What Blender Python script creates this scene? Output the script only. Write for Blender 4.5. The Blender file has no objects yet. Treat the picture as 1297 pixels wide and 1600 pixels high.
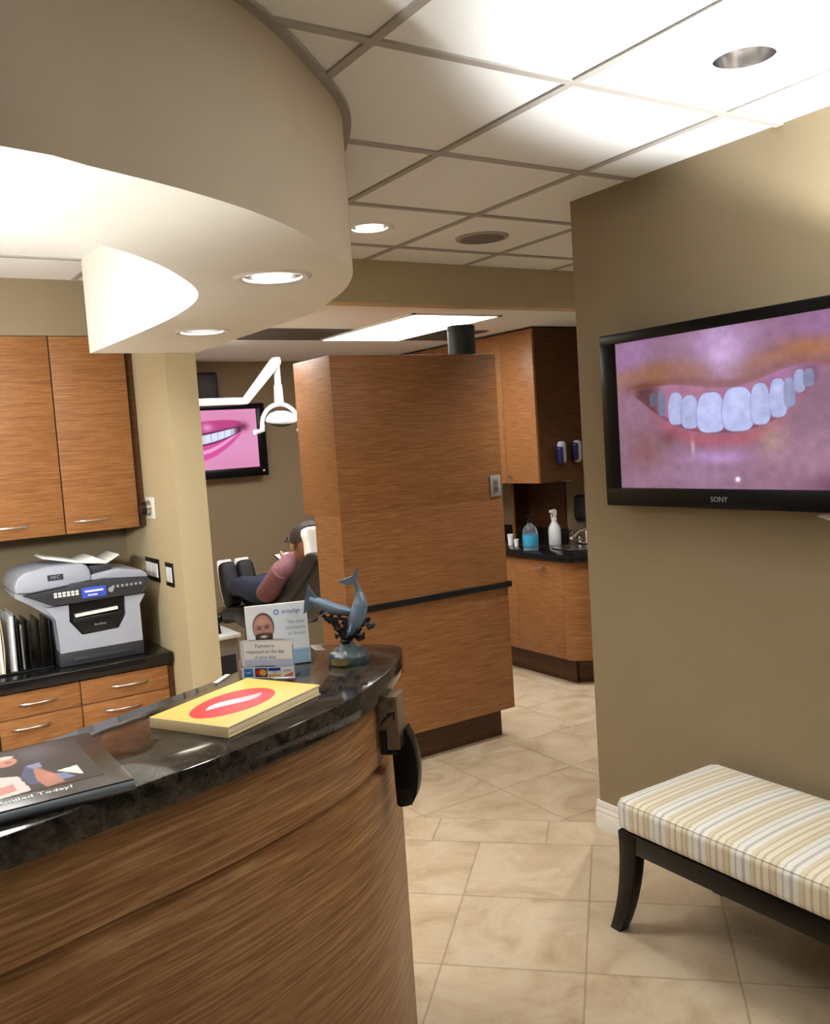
import bpy, bmesh, math, random
import numpy as np
from mathutils import Vector, Matrix, geometry
random.seed(4)
PI = math.pi
SC = bpy.context.scene
COL = SC.collection
WM = {}

# ------------------------------------------------------------------ colour / materials
def lin(c):
    return tuple(((x/255)/12.92 if x/255 <= .04045 else ((x/255+.055)/1.055)**2.4) for x in c)
def lin4(c): return (*lin(c), 1.0)

class G:
    """small node-graph helper"""
    def __init__(s, name):
        s.m = bpy.data.materials.new(name); s.m.use_nodes = True
        s.nt = s.m.node_tree; s.nt.nodes.clear()
        s.out = s.n('ShaderNodeOutputMaterial'); s.p = s.n('ShaderNodeBsdfPrincipled')
        s.nt.links.new(s.p.outputs[0], s.out.inputs[0])
    def n(s, t, **k):
        x = s.nt.nodes.new(t)
        for a, b in k.items(): setattr(x, a, b)
        return x
    def set(s, sock, v):
        if hasattr(v, 'is_output'): s.nt.links.new(v, sock)
        else: sock.default_value = v
    def math(s, op, a, b=None, c=None):
        x = s.n('ShaderNodeMath', operation=op); s.set(x.inputs[0], a)
        if b is not None: s.set(x.inputs[1], b)
        if c is not None: s.set(x.inputs[2], c)
        return x.outputs[0]
    def coord(s, scale=(1, 1, 1)):
        t = s.n('ShaderNodeTexCoord'); mp = s.n('ShaderNodeMapping')
        s.nt.links.new(t.outputs['Object'], mp.inputs[0]); mp.inputs['Scale'].default_value = scale
        return mp.outputs[0]
    def noise(s, vec, scale, detail=3, rough=.55, dist=0):
        x = s.n('ShaderNodeTexNoise'); s.nt.links.new(vec, x.inputs['Vector'])
        x.inputs['Scale'].default_value = scale; x.inputs['Detail'].default_value = detail
        x.inputs['Roughness'].default_value = rough; x.inputs['Distortion'].default_value = dist
        return x.outputs['Fac']
    def ramp(s, f, stops, interp='LINEAR'):
        x = s.n('ShaderNodeValToRGB'); s.nt.links.new(f, x.inputs[0]); r = x.color_ramp; r.interpolation = interp
        while len(r.elements) > 1: r.elements.remove(r.elements[-1])
        r.elements[0].position = stops[0][0]; r.elements[0].color = stops[0][1]
        for p, c in stops[1:]:
            e = r.elements.new(p); e.color = c
        return x.outputs[0]
    def mix(s, f, a, b, mode='MIX'):
        x = s.n('ShaderNodeMix', data_type='RGBA', blend_type=mode); s.set(x.inputs[0], f); s.set(x.inputs[6], a); s.set(x.inputs[7], b)
        return x.outputs[2]
    def bump(s, h, strength=.2, dist=.002):
        x = s.n('ShaderNodeBump'); s.nt.links.new(h, x.inputs['Height']); x.inputs['Strength'].default_value = strength
        x.inputs['Distance'].default_value = dist; s.nt.links.new(x.outputs[0], s.p.inputs['Normal'])
    def base(s, c): s.set(s.p.inputs['Base Color'], c)
    def rough(s, r): s.set(s.p.inputs['Roughness'], r)

def plain(name, c, rough=.5, metal=0, var=.06, vs=30, coat=0, trans=0, emit=0, ecol=None, spec=.5, ior=1.45, alpha=1):
    g = G(name)
    l = lin4(c)
    if var > 0:
        f = g.noise(g.coord(), vs, 3)
        g.base(g.ramp(f, [(.3, tuple(max(0, x*(1-var)) for x in l[:3])+(1,)), (.7, tuple(min(1, x*(1+var)) for x in l[:3])+(1,))]))
    else: g.base(l)
    g.rough(rough); g.p.inputs['Metallic'].default_value = metal
    g.p.inputs['Coat Weight'].default_value = coat
    g.p.inputs['Transmission Weight'].default_value = trans
    g.p.inputs['Specular IOR Level'].default_value = spec
    g.p.inputs['IOR'].default_value = ior
    g.p.inputs['Alpha'].default_value = alpha
    if emit:
        g.p.inputs['Emission Color'].default_value = lin4(ecol or c); g.p.inputs['Emission Strength'].default_value = emit
    return g.m

def wood(name, dark, mid, light, sz=150, sx=6, rough=.38):
    g = G(name)
    f = g.noise(g.coord((sx, sx, sz)), 1, 5, .62)
    c = g.ramp(f, [(.30, lin4(dark)), (.5, lin4(mid)), (.70, lin4(light))])
    f2 = g.noise(g.coord((1.2, 1.2, 9)), 1, 2)
    c = g.mix(g.math('MULTIPLY', f2, .22), c, lin4(dark))
    f3 = g.noise(g.coord((sx*2.2, sx*2.2, sz*2.4)), 1, 2)
    c = g.mix(g.ramp(f3, [(.60, (0, 0, 0, 1)), (.72, (.55, .55, .55, 1))]), c, lin4(tuple(int(x*.62) for x in dark)))
    g.base(c); g.rough(rough); g.bump(f, .08, .001)
    g.p.inputs['Specular IOR Level'].default_value = .35
    return g.m

def granite(name):
    g = G(name); v = g.coord()
    f = g.noise(v, 26, 6, .7, .6)
    c = g.ramp(f, [(.36, lin4((14, 13, 13))), (.49, lin4((36, 32, 29))), (.575, lin4((60, 53, 47))), (.66, lin4((28, 26, 25)))])
    f2 = g.noise(v, 160, 3, .6)
    c = g.mix(g.ramp(f2, [(.62, (0, 0, 0, 1)), (.70, (.45, .45, .45, 1))]), c, lin4((92, 84, 76)))
    g.base(c); g.rough(.08); g.p.inputs['Specular IOR Level'].default_value = .38
    return g.m

def floor_mat():
    g = G('travertine_tile'); t = g.n('ShaderNodeTexCoord'); s = g.n('ShaderNodeSeparateXYZ'); g.nt.links.new(t.outputs['Object'], s.inputs[0])
    x, y = s.outputs[0], s.outputs[1]
    r2 = math.sqrt(.5)
    u = g.math('MULTIPLY', g.math('ADD', x, y), r2); v = g.math('MULTIPLY', g.math('SUBTRACT', x, y), r2)
    def cell(a, off, size):
        q = g.math('DIVIDE', g.math('SUBTRACT', a, off), size)
        fl = g.math('FLOOR', q); fr = g.math('SUBTRACT', q, fl)
        d = g.math('MULTIPLY', g.math('MINIMUM', fr, g.math('SUBTRACT', 1.0, fr)), size)
        return fl, d
    nu, ndu = cell(u, 3.535, .432); nv, ndv = cell(v, -.600, .447)
    su, sdu = cell(u, 3.535, .22); sv, sdv = cell(v, -.335, .465)
    fx, fdx = cell(x, 2.04, .44); fy, fdy = cell(y, 3.30, .44)
    isnear = g.math('LESS_THAN', u, 3.535); isfar = g.math('GREATER_THAN', u, 3.755)
    def pick(a, b, c):
        m = g.n('ShaderNodeMix', data_type='FLOAT'); g.set(m.inputs[0], isnear); g.set(m.inputs[2], b); g.set(m.inputs[3], a)
        m2 = g.n('ShaderNodeMix', data_type='FLOAT'); g.set(m2.inputs[0], isfar); g.set(m2.inputs[2], m.outputs[0]); g.set(m2.inputs[3], c)
        return m2.outputs[0]
    d = pick(g.math('MINIMUM', ndu, ndv), g.math('MINIMUM', sdu, sdv), g.math('MINIMUM', fdx, fdy))
    ida = pick(nu, g.math('ADD', su, 40.5), g.math('ADD', fx, 80.3)); idb = pick(nv, sv, fy)
    cmb = g.n('ShaderNodeCombineXYZ'); g.set(cmb.inputs[0], ida); g.set(cmb.inputs[1], idb)
    wn = g.n('ShaderNodeTexWhiteNoise', noise_dimensions='3D'); g.nt.links.new(cmb.outputs[0], wn.inputs['Vector'])
    vec = g.n('ShaderNodeVectorMath', operation='ADD'); g.nt.links.new(t.outputs['Object'], vec.inputs[0])
    sc = g.n('ShaderNodeVectorMath', operation='SCALE'); g.nt.links.new(wn.outputs['Color'], sc.inputs[0]); sc.inputs['Scale'].default_value = 7
    g.nt.links.new(sc.outputs[0], vec.inputs[1])
    f = g.noise(vec.outputs[0], 4.2, 7, .62, .9)
    c = g.ramp(f, [(.28, lin4((162, 138, 108))), (.45, lin4((192, 170, 140))), (.58, lin4((204, 186, 158))), (.75, lin4((187, 168, 142)))])
    f2 = g.noise(vec.outputs[0], 14, 5, .7, .5)
    c = g.mix(g.ramp(f2, [(.60, (0, 0, 0, 1)), (.78, (.5, .5, .5, 1))]), c, lin4((168, 150, 128)))
    c = g.mix(g.math('MULTIPLY', wn.outputs['Value'], .22), c, lin4((190, 168, 136)))
    gr = g.ramp(d, [(.0016, (1, 1, 1, 1)), (.0042, (0, 0, 0, 1))])
    c = g.mix(g.math('MULTIPLY', gr, .72), c, lin4((128, 108, 84)))
    g.base(c); g.rough(g.math('ADD', g.math('MULTIPLY', f2, .25), .22))
    h = g.math('SUBTRACT', 1.0, gr); g.bump(h, .25, .002)
    return g.m

def stripes():
    g = G('striped_upholstery'); t = g.n('ShaderNodeTexCoord'); s = g.n('ShaderNodeSeparateXYZ'); g.nt.links.new(t.outputs['Object'], s.inputs[0])
    y = g.math('ADD', s.outputs[1], 40.0)
    fr = g.math('FRACT', g.math('DIVIDE', y, .150))
    cr, wh, tn, bl, gd = (228, 219, 198), (232, 229, 222), (190, 177, 150), (184, 184, 178), (214, 201, 172)
    st = [(0, cr), (.045, cr), (.06, tn), (.10, tn), (.115, cr), (.20, cr), (.215, tn), (.235, tn), (.25, gd), (.33, gd), (.345, wh), (.43, wh), (.45, bl), (.50, bl), (.52, wh), (.62, wh),
          (.635, bl), (.655, bl), (.67, wh), (.76, cr), (.775, tn), (.80, tn), (.815, gd), (.89, gd), (.90, tn), (.93, tn), (.945, cr)]
    c = g.ramp(fr, [(p, lin4(k)) for p, k in st])
    f = g.noise(g.coord((400, 400, 400)), 1, 2)
    c = g.mix(g.math('MULTIPLY', f, .12), c, lin4((150, 140, 118)))
    g.base(c); g.rough(.8); g.bump(f, .2, .001); g.p.inputs['Sheen Weight'].default_value = .2
    return g.m

def vcol(name, emit=0, rough=.35):
    g = G(name); a = g.n('ShaderNodeVertexColor', layer_name='Col')
    if emit:
        g.base((.01, .01, .012, 1)); g.nt.links.new(a.outputs[0], g.p.inputs['Emission Color']); g.p.inputs['Emission Strength'].default_value = emit
    else: g.nt.links.new(a.outputs[0], g.p.inputs['Base Color'])
    g.rough(rough); g.p.inputs['Specular IOR Level'].default_value = .2; return g.m

M = {}
M['tan'] = plain('tan_wall_paint', (145, 129, 103), .75, var=.02, vs=6, spec=.25)
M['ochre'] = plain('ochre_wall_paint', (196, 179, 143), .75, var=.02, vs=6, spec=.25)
M['soffit_out'] = plain('brown_soffit_paint', (172, 158, 139), .7, var=.02, vs=6, spec=.25)
M['cream'] = plain('cream_soffit_paint', (238, 234, 223), .7, var=.015, vs=6, spec=.3)
M['ceil'] = plain('ceiling_tile', (234, 235, 234), .85, var=.03, vs=160, spec=.2)
M['tbar'] = plain('ceiling_tee_bar', (168, 162, 156), .6, var=.02)
M['trim_grey'] = plain('grey_metal_trim', (158, 154, 148), .5, var=.03, metal=.2)
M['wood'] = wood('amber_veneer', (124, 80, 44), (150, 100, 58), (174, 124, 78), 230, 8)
M['wood_in'] = wood('dark_shaded_veneer', (60, 35, 18), (80, 49, 26), (100, 64, 36))  # dark veneer, deepened further so its colour carries the shade by the sink
M['wood_desk'] = wood('desk_veneer', (112, 74, 42), (146, 103, 64), (186, 146, 100), 150, 5, .36)
M['granite'] = granite('black_brown_granite')
M['black_top'] = plain('black_laminate', (22, 21, 21), .12, var=.2, vs=90)
M['black_strip'] = plain('black_band', (24, 22, 21), .3, var=.1)
M['floor'] = floor_mat()
M['stripe'] = stripes()
M['espresso'] = plain('espresso_lacquer', (14, 10, 9), .3, var=.15, vs=12, spec=.3)
M['white_trim'] = plain('white_trim_paint', (238, 234, 226), .4, var=.01)
M['white'] = plain('white_plastic', (236, 236, 234), .35, var=.015)
M['white_metal'] = plain('white_enamel', (240, 240, 238), .25, var=.01, coat=.3)
M['black'] = plain('black_plastic', (16, 16, 18), .32, var=.15)
M['black_gloss'] = plain('black_gloss_plastic', (10, 10, 12), .3, var=.1, spec=.25)
M['black_soft'] = plain('black_vinyl', (24, 23, 24), .45, var=.15)
M['charcoal'] = plain('charcoal_plastic', (50, 51, 56), .45, var=.05)
M['lightgrey'] = plain('light_grey_plastic', (162, 166, 179), .4, var=.02)
M['silver'] = plain('satin_steel', (200, 198, 194), .25, metal=1, var=.04)
M['chrome'] = plain('chrome', (225, 225, 225), .08, metal=1, var=.02)
M['reflector'] = plain('can_reflector', (205, 205, 208), .16, metal=1, var=.05)
M['globe'] = plain('lit_globe', (255, 244, 226), .5, var=0, emit=500, ecol=(255, 255, 250))
M['bulb'] = plain('lit_bulb', (255, 240, 220), .5, var=0, emit=14, ecol=(255, 240, 220))
M['troffer'] = plain('lit_diffuser', (255, 252, 246), .5, var=0, emit=13.5, ecol=(255, 255, 255))
M['paper'] = plain('paper', (240, 238, 232), .6, var=.02)
M['manila'] = plain('manila_card', (226, 208, 172), .65, var=.03)
M['cardboard'] = plain('grey_brown_carton', (118, 98, 80), .65, var=.06)
M['acrylic'] = plain('clear_acrylic', (250, 252, 255), .05, var=0, trans=1, ior=1.3)
M['bluegrey'] = plain('blue_grey_patina', (112, 130, 150), .32, var=.25, vs=22, metal=.35)
M['bronze'] = plain('dark_bronze', (48, 44, 46), .4, var=.4, vs=60, metal=.5)
M['teal_stone'] = plain('teal_grey_stone', (56, 68, 70), .35, var=.4, vs=45)
M['gold'] = plain('brass_plate', (214, 186, 120), .25, metal=.85, var=.06)
M['skin'] = plain('skin', (176, 126, 100), .55, var=.05)
M['hair'] = plain('dark_brown_hair', (52, 40, 36), .6, var=.25, vs=120)
M['denim'] = plain('navy_denim', (42, 50, 72), .8, var=.2, vs=90)
M['shirt'] = plain('maroon_shirt', (136, 92, 100), .8, var=.22, vs=60)
M['shoe'] = plain('black_shoe', (26, 26, 30), .6, var=.1)
M['navy'] = plain('dark_navy_plastic', (30, 28, 72), .35, var=.1)
M['duct'] = plain('dark_green_grey_metal', (52, 58, 56), .5, var=.1)
M['grey_band'] = plain('grey_matte', (112, 108, 104), .6, var=.05)
M['letter_white'] = plain('white_ink', (238, 236, 230), .5, var=0)
M['letter_blue'] = plain('blue_ink', (70, 120, 175), .5, var=0)
M['letter_grey'] = plain('grey_ink', (150, 156, 164), .5, var=0)
M['letter_dark'] = plain('dark_ink', (28, 22, 20), .5, var=0)
M['clear'] = plain('clear_bottle_plastic', (235, 245, 250), .08, var=0, trans=.92, ior=1.2)
M['blue_liquid'] = plain('blue_label', (60, 150, 190), .3, var=.15, vs=40)
M['frost'] = plain('frosted_plastic', (205, 208, 208), .4, var=.03)
M['grey_cab'] = plain('grey_laminate', (150, 142, 128), .5, var=.03)
M['vc'] = vcol('printed_picture', 0, .42)
M['vc_matte'] = vcol('printed_card', 0, .5)
M['vc_screen'] = vcol('lit_screen_picture', 1.0, .2)
M['lcd'] = plain('lit_lcd', (60, 80, 190), .3, var=0, emit=.22, ecol=(60, 72, 150))
M['phone_screen'] = plain('lit_phone_screen', (190, 225, 235), .2, var=0, emit=.8, ecol=(180, 220, 232))

# ------------------------------------------------------------------ mesh builder
class B:
    def __init__(s): s.bm = bmesh.new(); s.mi = 0
    def faces(s, fs):
        for f in fs: f.material_index = s.mi
    def box(s, x0, x1, y0, y1, z0, z1, bev=0, seg=2):
        x0, x1 = min(x0, x1), max(x0, x1); y0, y1 = min(y0, y1), max(y0, y1); z0, z1 = min(z0, z1), max(z0, z1)
        vs = [s.bm.verts.new(p) for p in ((x0,y0,z0),(x1,y0,z0),(x1,y1,z0),(x0,y1,z0),(x0,y0,z1),(x1,y0,z1),(x1,y1,z1),(x0,y1,z1))]
        fs = [s.bm.faces.new([vs[i] for i in q]) for q in ((3,2,1,0),(4,5,6,7),(0,1,5,4),(1,2,6,5),(2,3,7,6),(3,0,4,7))]
        s.faces(fs)
        if bev:
            es = list({e for f in fs for e in f.edges})
            r = bmesh.ops.bevel(s.bm, geom=es, offset=bev, segments=seg, profile=.5, affect='EDGES'); s.faces(r['faces'])
        return s
    def prism(s, poly, axis, a0, a1, bev=0, seg=2):
        def P(p, a): return {'x': (a, p[0], p[1]), 'y': (p[0], a, p[1]), 'z': (p[0], p[1], a)}[axis]
        A = [s.bm.verts.new(P(p, a0)) for p in poly]; C = [s.bm.verts.new(P(p, a1)) for p in poly]
        n = len(poly); fs = [s.bm.faces.new(A), s.bm.faces.new(C[::-1])]
        for i in range(n): fs.append(s.bm.faces.new((A[i], C[i], C[(i+1) % n], A[(i+1) % n])))
        s.faces(fs); bmesh.ops.recalc_face_normals(s.bm, faces=fs)
        if bev:
            es = list({e for f in fs for e in f.edges})
            r = bmesh.ops.bevel(s.bm, geom=es, offset=bev, segments=seg, profile=.5, affect='EDGES'); s.faces(r['faces'])
        return s
    def tube(s, pts, rad, n=12, cap=True, ry=None, up=None):
        pts = [Vector(p) for p in pts]
        if not hasattr(rad, '__len__'): rad = [rad]*len(pts)
        if ry is None: ry = rad
        elif not hasattr(ry, '__len__'): ry = [ry]*len(pts)
        rings = []; N = None
        for i, p in enumerate(pts):
            t = (pts[min(i+1, len(pts)-1)]-pts[max(i-1, 0)]).normalized()
            if N is None:
                a = Vector(up) if up else (Vector((0, 0, 1)) if abs(t.z) < .9 else Vector((1, 0, 0)))
                N = (a-t*a.dot(t)).normalized()
            else: N = (N-t*N.dot(t)).normalized()
            Bn = t.cross(N)
            rings.append([s.bm.verts.new(p+N*(math.cos(2*PI*k/n)*ry[i])+Bn*(math.sin(2*PI*k/n)*rad[i])) for k in range(n)])
        fs = []
        for a, b in zip(rings[:-1], rings[1:]):
            for k in range(n): fs.append(s.bm.faces.new((a[k], a[(k+1) % n], b[(k+1) % n], b[k])))
        if cap: fs += [s.bm.faces.new(rings[0][::-1]), s.bm.faces.new(rings[-1])]
        s.faces(fs); return s
    def lathe(s, prof, c=(0, 0, 0), n=32, cap=True):
        rings = [[s.bm.verts.new((c[0]+r*math.cos(2*PI*k/n), c[1]+r*math.sin(2*PI*k/n), c[2]+z)) for k in range(n)] for r, z in prof]
        fs = []
        for a, b in zip(rings[:-1], rings[1:]):
            for k in range(n): fs.append(s.bm.faces.new((a[k], a[(k+1) % n], b[(k+1) % n], b[k])))
        if cap:
            if prof[0][0] > 1e-5: fs.append(s.bm.faces.new(rings[0][::-1]))
            if prof[-1][0] > 1e-5: fs.append(s.bm.faces.new(rings[-1]))
        s.faces(fs); return s
    def rbox(s, c, half, r, cuts=8, crown=0, mat=None):
        """rounded box with a crowned top"""
        t = bmesh.new(); bmesh.ops.create_cube(t, size=2); bmesh.ops.subdivide_edges(t, edges=t.edges[:], cuts=cuts, use_grid_fill=True)
        h = Vector(half); mp = {}
        for v in t.verts:
            p = v.co; pr = [math.copysign(abs(q)**.6, q) for q in p]
            q = Vector([pr[i]*h[i] for i in range(3)])
            inn = Vector([max(-(h[i]-r), min(h[i]-r, q[i])) for i in range(3)])
            d = q-inn
            w = inn+d.normalized()*r if d.length > 1e-9 else q
            if crown and p.z > 0: w.z += crown*(1-pr[0]**2)*(1-pr[1]**4)
            if mat: w = mat @ w
            mp[v.index] = s.bm.verts.new(w+Vector(c))
        s.faces([s.bm.faces.new([mp[v.index] for v in f.verts]) for f in t.faces]); t.free(); return s
    def poly(s, rings3, z=None):
        """flat polygon with holes: list of rings of (x,y); first is the outline"""
        vs3 = [[Vector((p[0], p[1], z)) for p in r] for r in rings3]
        flat = [p for r in vs3 for p in r]; V = [s.bm.verts.new(p) for p in flat]
        fs = []
        for t in geometry.tessellate_polygon(vs3):
            try: fs.append(s.bm.faces.new([V[i] for i in t]))
            except ValueError: pass
        s.faces(fs); return s
    def bevel(s, off, seg=2, ang=30):
        es = [e for e in s.bm.edges if len(e.link_faces) == 2 and e.calc_face_angle(0) > math.radians(ang)]
        bmesh.ops.bevel(s.bm, geom=es, offset=off, segments=seg, profile=.5, affect='EDGES'); return s
    def xf(s, m): s.bm.transform(m); return s

def finish(name, me, mats, parent, origin, W=None):
    for m in (mats if isinstance(mats, (list, tuple)) else [mats]): me.materials.append(M[m] if isinstance(m, str) else m)
    o = bpy.data.objects.new(name, me); COL.objects.link(o)
    if parent: o.parent = parent; WM[o.name] = WM[parent.name].copy()
    else:
        o.location = origin; WM[o.name] = Matrix.Translation(origin)
    return o

def obj(name, b, mats, parent=None, origin=None, local=False, smooth=True, ang=35, keep=False):
    bm = b.bm
    if not keep: bmesh.ops.recalc_face_normals(bm, faces=bm.faces[:])
    if parent:
        if not local: bm.transform(WM[parent.name].inverted())
        origin = None
    else:
        if origin is None:
            c = [v.co for v in bm.verts]
            lo = Vector([min(q[i] for q in c) for i in range(3)]); hi = Vector([max(q[i] for q in c) for i in range(3)])
            origin = Vector(((lo.x+hi.x)/2, (lo.y+hi.y)/2, lo.z))
        origin = Vector(origin); bm.transform(Matrix.Translation(-origin))
    for f in bm.faces: f.smooth = smooth
    for e in bm.edges: e.smooth = len(e.link_faces) == 2 and e.calc_face_angle(0) < math.radians(ang)
    me = bpy.data.meshes.new(name); bm.to_mesh(me); bm.free()
    return finish(name, me, mats, parent, origin)

def tag(o, label, cat, group=None, kind=None):
    o['label'] = label; o['category'] = cat
    if group: o['group'] = group
    if kind: o['kind'] = kind
    return o
def thing(name, label, cat, loc=(0, 0, 0), rz=0, group=None, rot=None):
    o = bpy.data.objects.new(name, None); COL.objects.link(o); o.empty_display_size = .1
    o.location = loc; o.rotation_euler = rot or (0, 0, rz)
    WM[o.name] = Matrix.LocRotScale(Vector(loc), o.rotation_euler, None)
    return tag(o, label, cat, group)
def struct(name, b, m, label, cat, **k):
    return tag(obj(name, b, m, **k), label, cat, kind='structure')

def text(name, body, size, m4, mat, parent, align='LEFT', depth=.0004, local=True, sx=1.0):
    cu = bpy.data.curves.new('t', 'FONT'); cu.body = body; cu.size = size; cu.align_x = align; cu.align_y = 'CENTER'; cu.extrude = depth; cu.resolution_u = 2
    t = bpy.data.objects.new('t', cu); COL.objects.link(t)
    bpy.context.view_layer.update()
    me = bpy.data.meshes.new_from_object(t.evaluated_get(bpy.context.evaluated_depsgraph_get()))
    bpy.data.objects.remove(t); bpy.data.curves.remove(cu)
    me.transform(Matrix.Diagonal((sx, 1, 1, 1)))
    me.transform(m4 if local else WM[parent.name].inverted() @ m4); me.name = name; me.materials.clear()
    return finish(name, me, mat, parent, None)

def picture(name, fn, w, h, nx, ny, m4, mat, parent, local=True):
    u = np.linspace(0, 1, nx); v = np.linspace(0, 1, ny); U, V = np.meshgrid(u, v)
    rgb = np.clip(fn(U, V), 0, 1); rl = np.where(rgb <= .04045, rgb/12.92, ((rgb+.055)/1.055)**2.4)
    verts = np.stack([(U-.5)*w, (.5-V)*h, np.zeros_like(U)], -1).reshape(-1, 3)
    idx = np.arange(nx*ny).reshape(ny, nx)
    q = np.stack([idx[1:, :-1], idx[1:, 1:], idx[:-1, 1:], idx[:-1, :-1]], -1).reshape(-1, 4)
    me = bpy.data.meshes.new(name); me.from_pydata(verts.tolist(), [], q.tolist())
    a = me.color_attributes.new('Col', 'FLOAT_COLOR', 'POINT')
    a.data.foreach_set('color', np.concatenate([rl.reshape(-1, 3), np.ones((nx*ny, 1))], 1).astype(np.float32).ravel())
    me.transform(m4 if local else WM[parent.name].inverted() @ m4)
    return finish(name, me, mat, parent, None)

FRONT = Matrix(((1,0,0,0),(0,0,-1,0),(0,1,0,0),(0,0,0,1)))       # picture plane facing -Y
WEST = Matrix(((0,0,-1,0),(-1,0,0,0),(0,1,0,0),(0,0,0,1)))       # picture plane facing -X
T = lambda *p: Matrix.Translation(Vector(p))
def ss(a, b, x): t = np.clip((x-a)/(b-a), 0, 1); return t*t*(3-2*t)
def gau(x, y, cx, cy, sx, sy, rot=0):
    c, s = math.cos(rot), math.sin(rot); dx, dy = x-cx, y-cy
    return np.exp(-(((dx*c+dy*s)/sx)**2+((-dx*s+dy*c)/sy)**2))
def lay(img, mask, c, k=1.0):
    m = np.clip(mask*k, 0, 1)[..., None]; return img*(1-m)+np.array(c)/255.0*m
def fill(U, c): return np.ones(U.shape+(3,))*np.array(c)/255.0
def vn(U, V, fx, fy, seed):
    r = np.random.RandomState(seed); g = r.rand(int(fy)+3, int(fx)+3)
    x = U*fx; y = V*fy; xi = x.astype(int); yi = y.astype(int); a = x-xi; b = y-yi; a = a*a*(3-2*a); b = b*b*(3-2*b)
    return (g[yi, xi]*(1-a)+g[yi, xi+1]*a)*(1-b)+(g[yi+1, xi]*(1-a)+g[yi+1, xi+1]*a)*b

def spline(pts, n=8):
    P = [Vector((p[0], p[1])) for p in pts]; P = [P[0]*2-P[1]]+P+[P[-1]*2-P[-2]]; out = []
    for i in range(1, len(P)-2):
        for k in range(n):
            t = k/n; a, b, c, d = P[i-1], P[i], P[i+1], P[i+2]
            out.append(.5*((2*b)+(c-a)*t+(2*a-5*b+4*c-d)*t*t+(3*b-3*c+d-a)*t**3))
    out.append(P[-2]); return out
def offset(pts, d):
    out = []
    for i, p in enumerate(pts):
        t = (pts[min(i+1, len(pts)-1)]-pts[max(i-1, 0)]).normalized(); out.append(p+Vector((-t.y, t.x))*d)
    return out
def resample(pts, n):
    L = [0]
    for a, b in zip(pts[:-1], pts[1:]): L.append(L[-1]+(b-a).length)
    out = []; j = 0
    for k in range(n):
        s = L[-1]*k/(n-1)
        while j < len(L)-2 and L[j+1] < s: j += 1
        t = (s-L[j])/max(1e-9, L[j+1]-L[j]); out.append(pts[j].lerp(pts[j+1], min(1, max(0, t))))
    return out

# ================================================================== SETTING
HC, HB, ZS = 2.532, 2.335, 2.12                 # main ceiling, rear ceiling, soffit underside
XR, YR = 2.54, 2.706                            # right wall face and its far end
ring = lambda c, r, n=28: [(c[0]+r*math.cos(2*PI*k/n), c[1]+r*math.sin(2*PI*k/n)) for k in range(n)]
CANS = [((2.0, 1.487), .080), ((1.985, 3.315), .080), ((3.60, 3.40), .080)]  # last can is added out of view to light the corridor
SCANS = [((1.085, 2.352), .086), ((1.279, 3.462), .086)]

b = B(); b.box(-2.6, 6.2, -2.2, 7.0, -.06, 0)
struct('floor', b, 'floor', 'beige travertine tiled floor', 'floor', origin=(0, 0, 0))
b = B(); out = [(-2.6, -2.2), (6.2, -2.2), (6.2, 3.9), (1.44, 3.9), (1.44, 5.2), (-2.6, 5.2)]
b.poly([out]+[ring(c, r) for c, r in CANS], HC)
ceil = struct('ceiling', b, 'ceil', 'white suspended tile ceiling over the reception area', 'ceiling', origin=(0, 0, HC), keep=False)
b = B()
for k in range(-7, 9):
    x = 1.100+.595*k; y1 = 3.89 if x > 1.4 else 4.7
    b.box(x-.013, x+.013, -2.2, y1, HC-.006, HC+.002)
for k in range(-6, 5):
    y = 1.772+.608*k; b.box(-2.6, 6.2 if y < 3.89 else 1.4, y-.013, y+.013, HC-.0064, HC+.002)
o = obj('ceiling_grid', b, 'tbar', ceil); o['kind'] = 'structure'
b = B(); b.box(1.44, 6.2, 3.95, 7.0, HB, HB+.04)
struct('ceiling', b, 'ceil', 'lower white ceiling over the treatment area behind the beam', 'ceiling')
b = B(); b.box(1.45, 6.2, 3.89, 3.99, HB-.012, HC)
struct('beam', b, 'ochre', 'tan bulkhead beam crossing the ceiling above the wood partition', 'beam')  # lighter paint than the tan walls stands in for light on the beam

# soffit: outer and inner curves
sc = (HC and (ZS-1.65)/(2.13-1.65))
so = [(-2.4, 1.40), (-1.2, 1.385), (-.35, 1.40)]+[(x*sc, y*sc) for x, y in ((.266,1.511),(.421,1.569),(.615,1.656),(.826,1.787),(1.042,1.976),(1.251,2.201),(1.385,2.46),(1.472,2.729),(1.541,3.064),(1.545,3.408),(1.538,3.838))]+[(1.508, 4.20)]
si = [(-2.4, 1.86), (-1.2, 1.845), (-.3, 1.868)]+[(x*sc, y*sc) for x, y in ((.337,1.994),(.512,2.09),(.644,2.191),(.817,2.391),(1.0,2.711),(1.066,3.091),(1.072,3.586))]+[(1.026, 4.20)]
SO = resample(spline(so, 12), 90); SI = resample(spline(si, 12), 90)
b = B(); b.mi = 1
b.poly([[tuple(p) for p in SO]+[tuple(p) for p in SI[::-1]]]+[ring(c, r) for c, r in SCANS], ZS)
def wallstrip(b, pts, z0, z1):
    A = [b.bm.verts.new((p.x, p.y, z0)) for p in pts]; C = [b.bm.verts.new((p.x, p.y, z1)) for p in pts]
    b.faces([b.bm.faces.new((A[i], A[i+1], C[i+1], C[i])) for i in range(len(pts)-1)])
wallstrip(b, SI, ZS, HC)
wallstrip(b, [SI[-1], SO[-1]], ZS, HC)
b.mi = 0; wallstrip(b, SO, ZS, HC)
bmesh.ops.remove_doubles(b.bm, verts=b.bm.verts[:], dist=1e-5)
struct('soffit', b, ['soffit_out', 'cream'], 'curved dropped soffit with brown face and cream underside above the desk', 'soffit')
b = B(); o2 = offset(SO, -.024)
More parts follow.
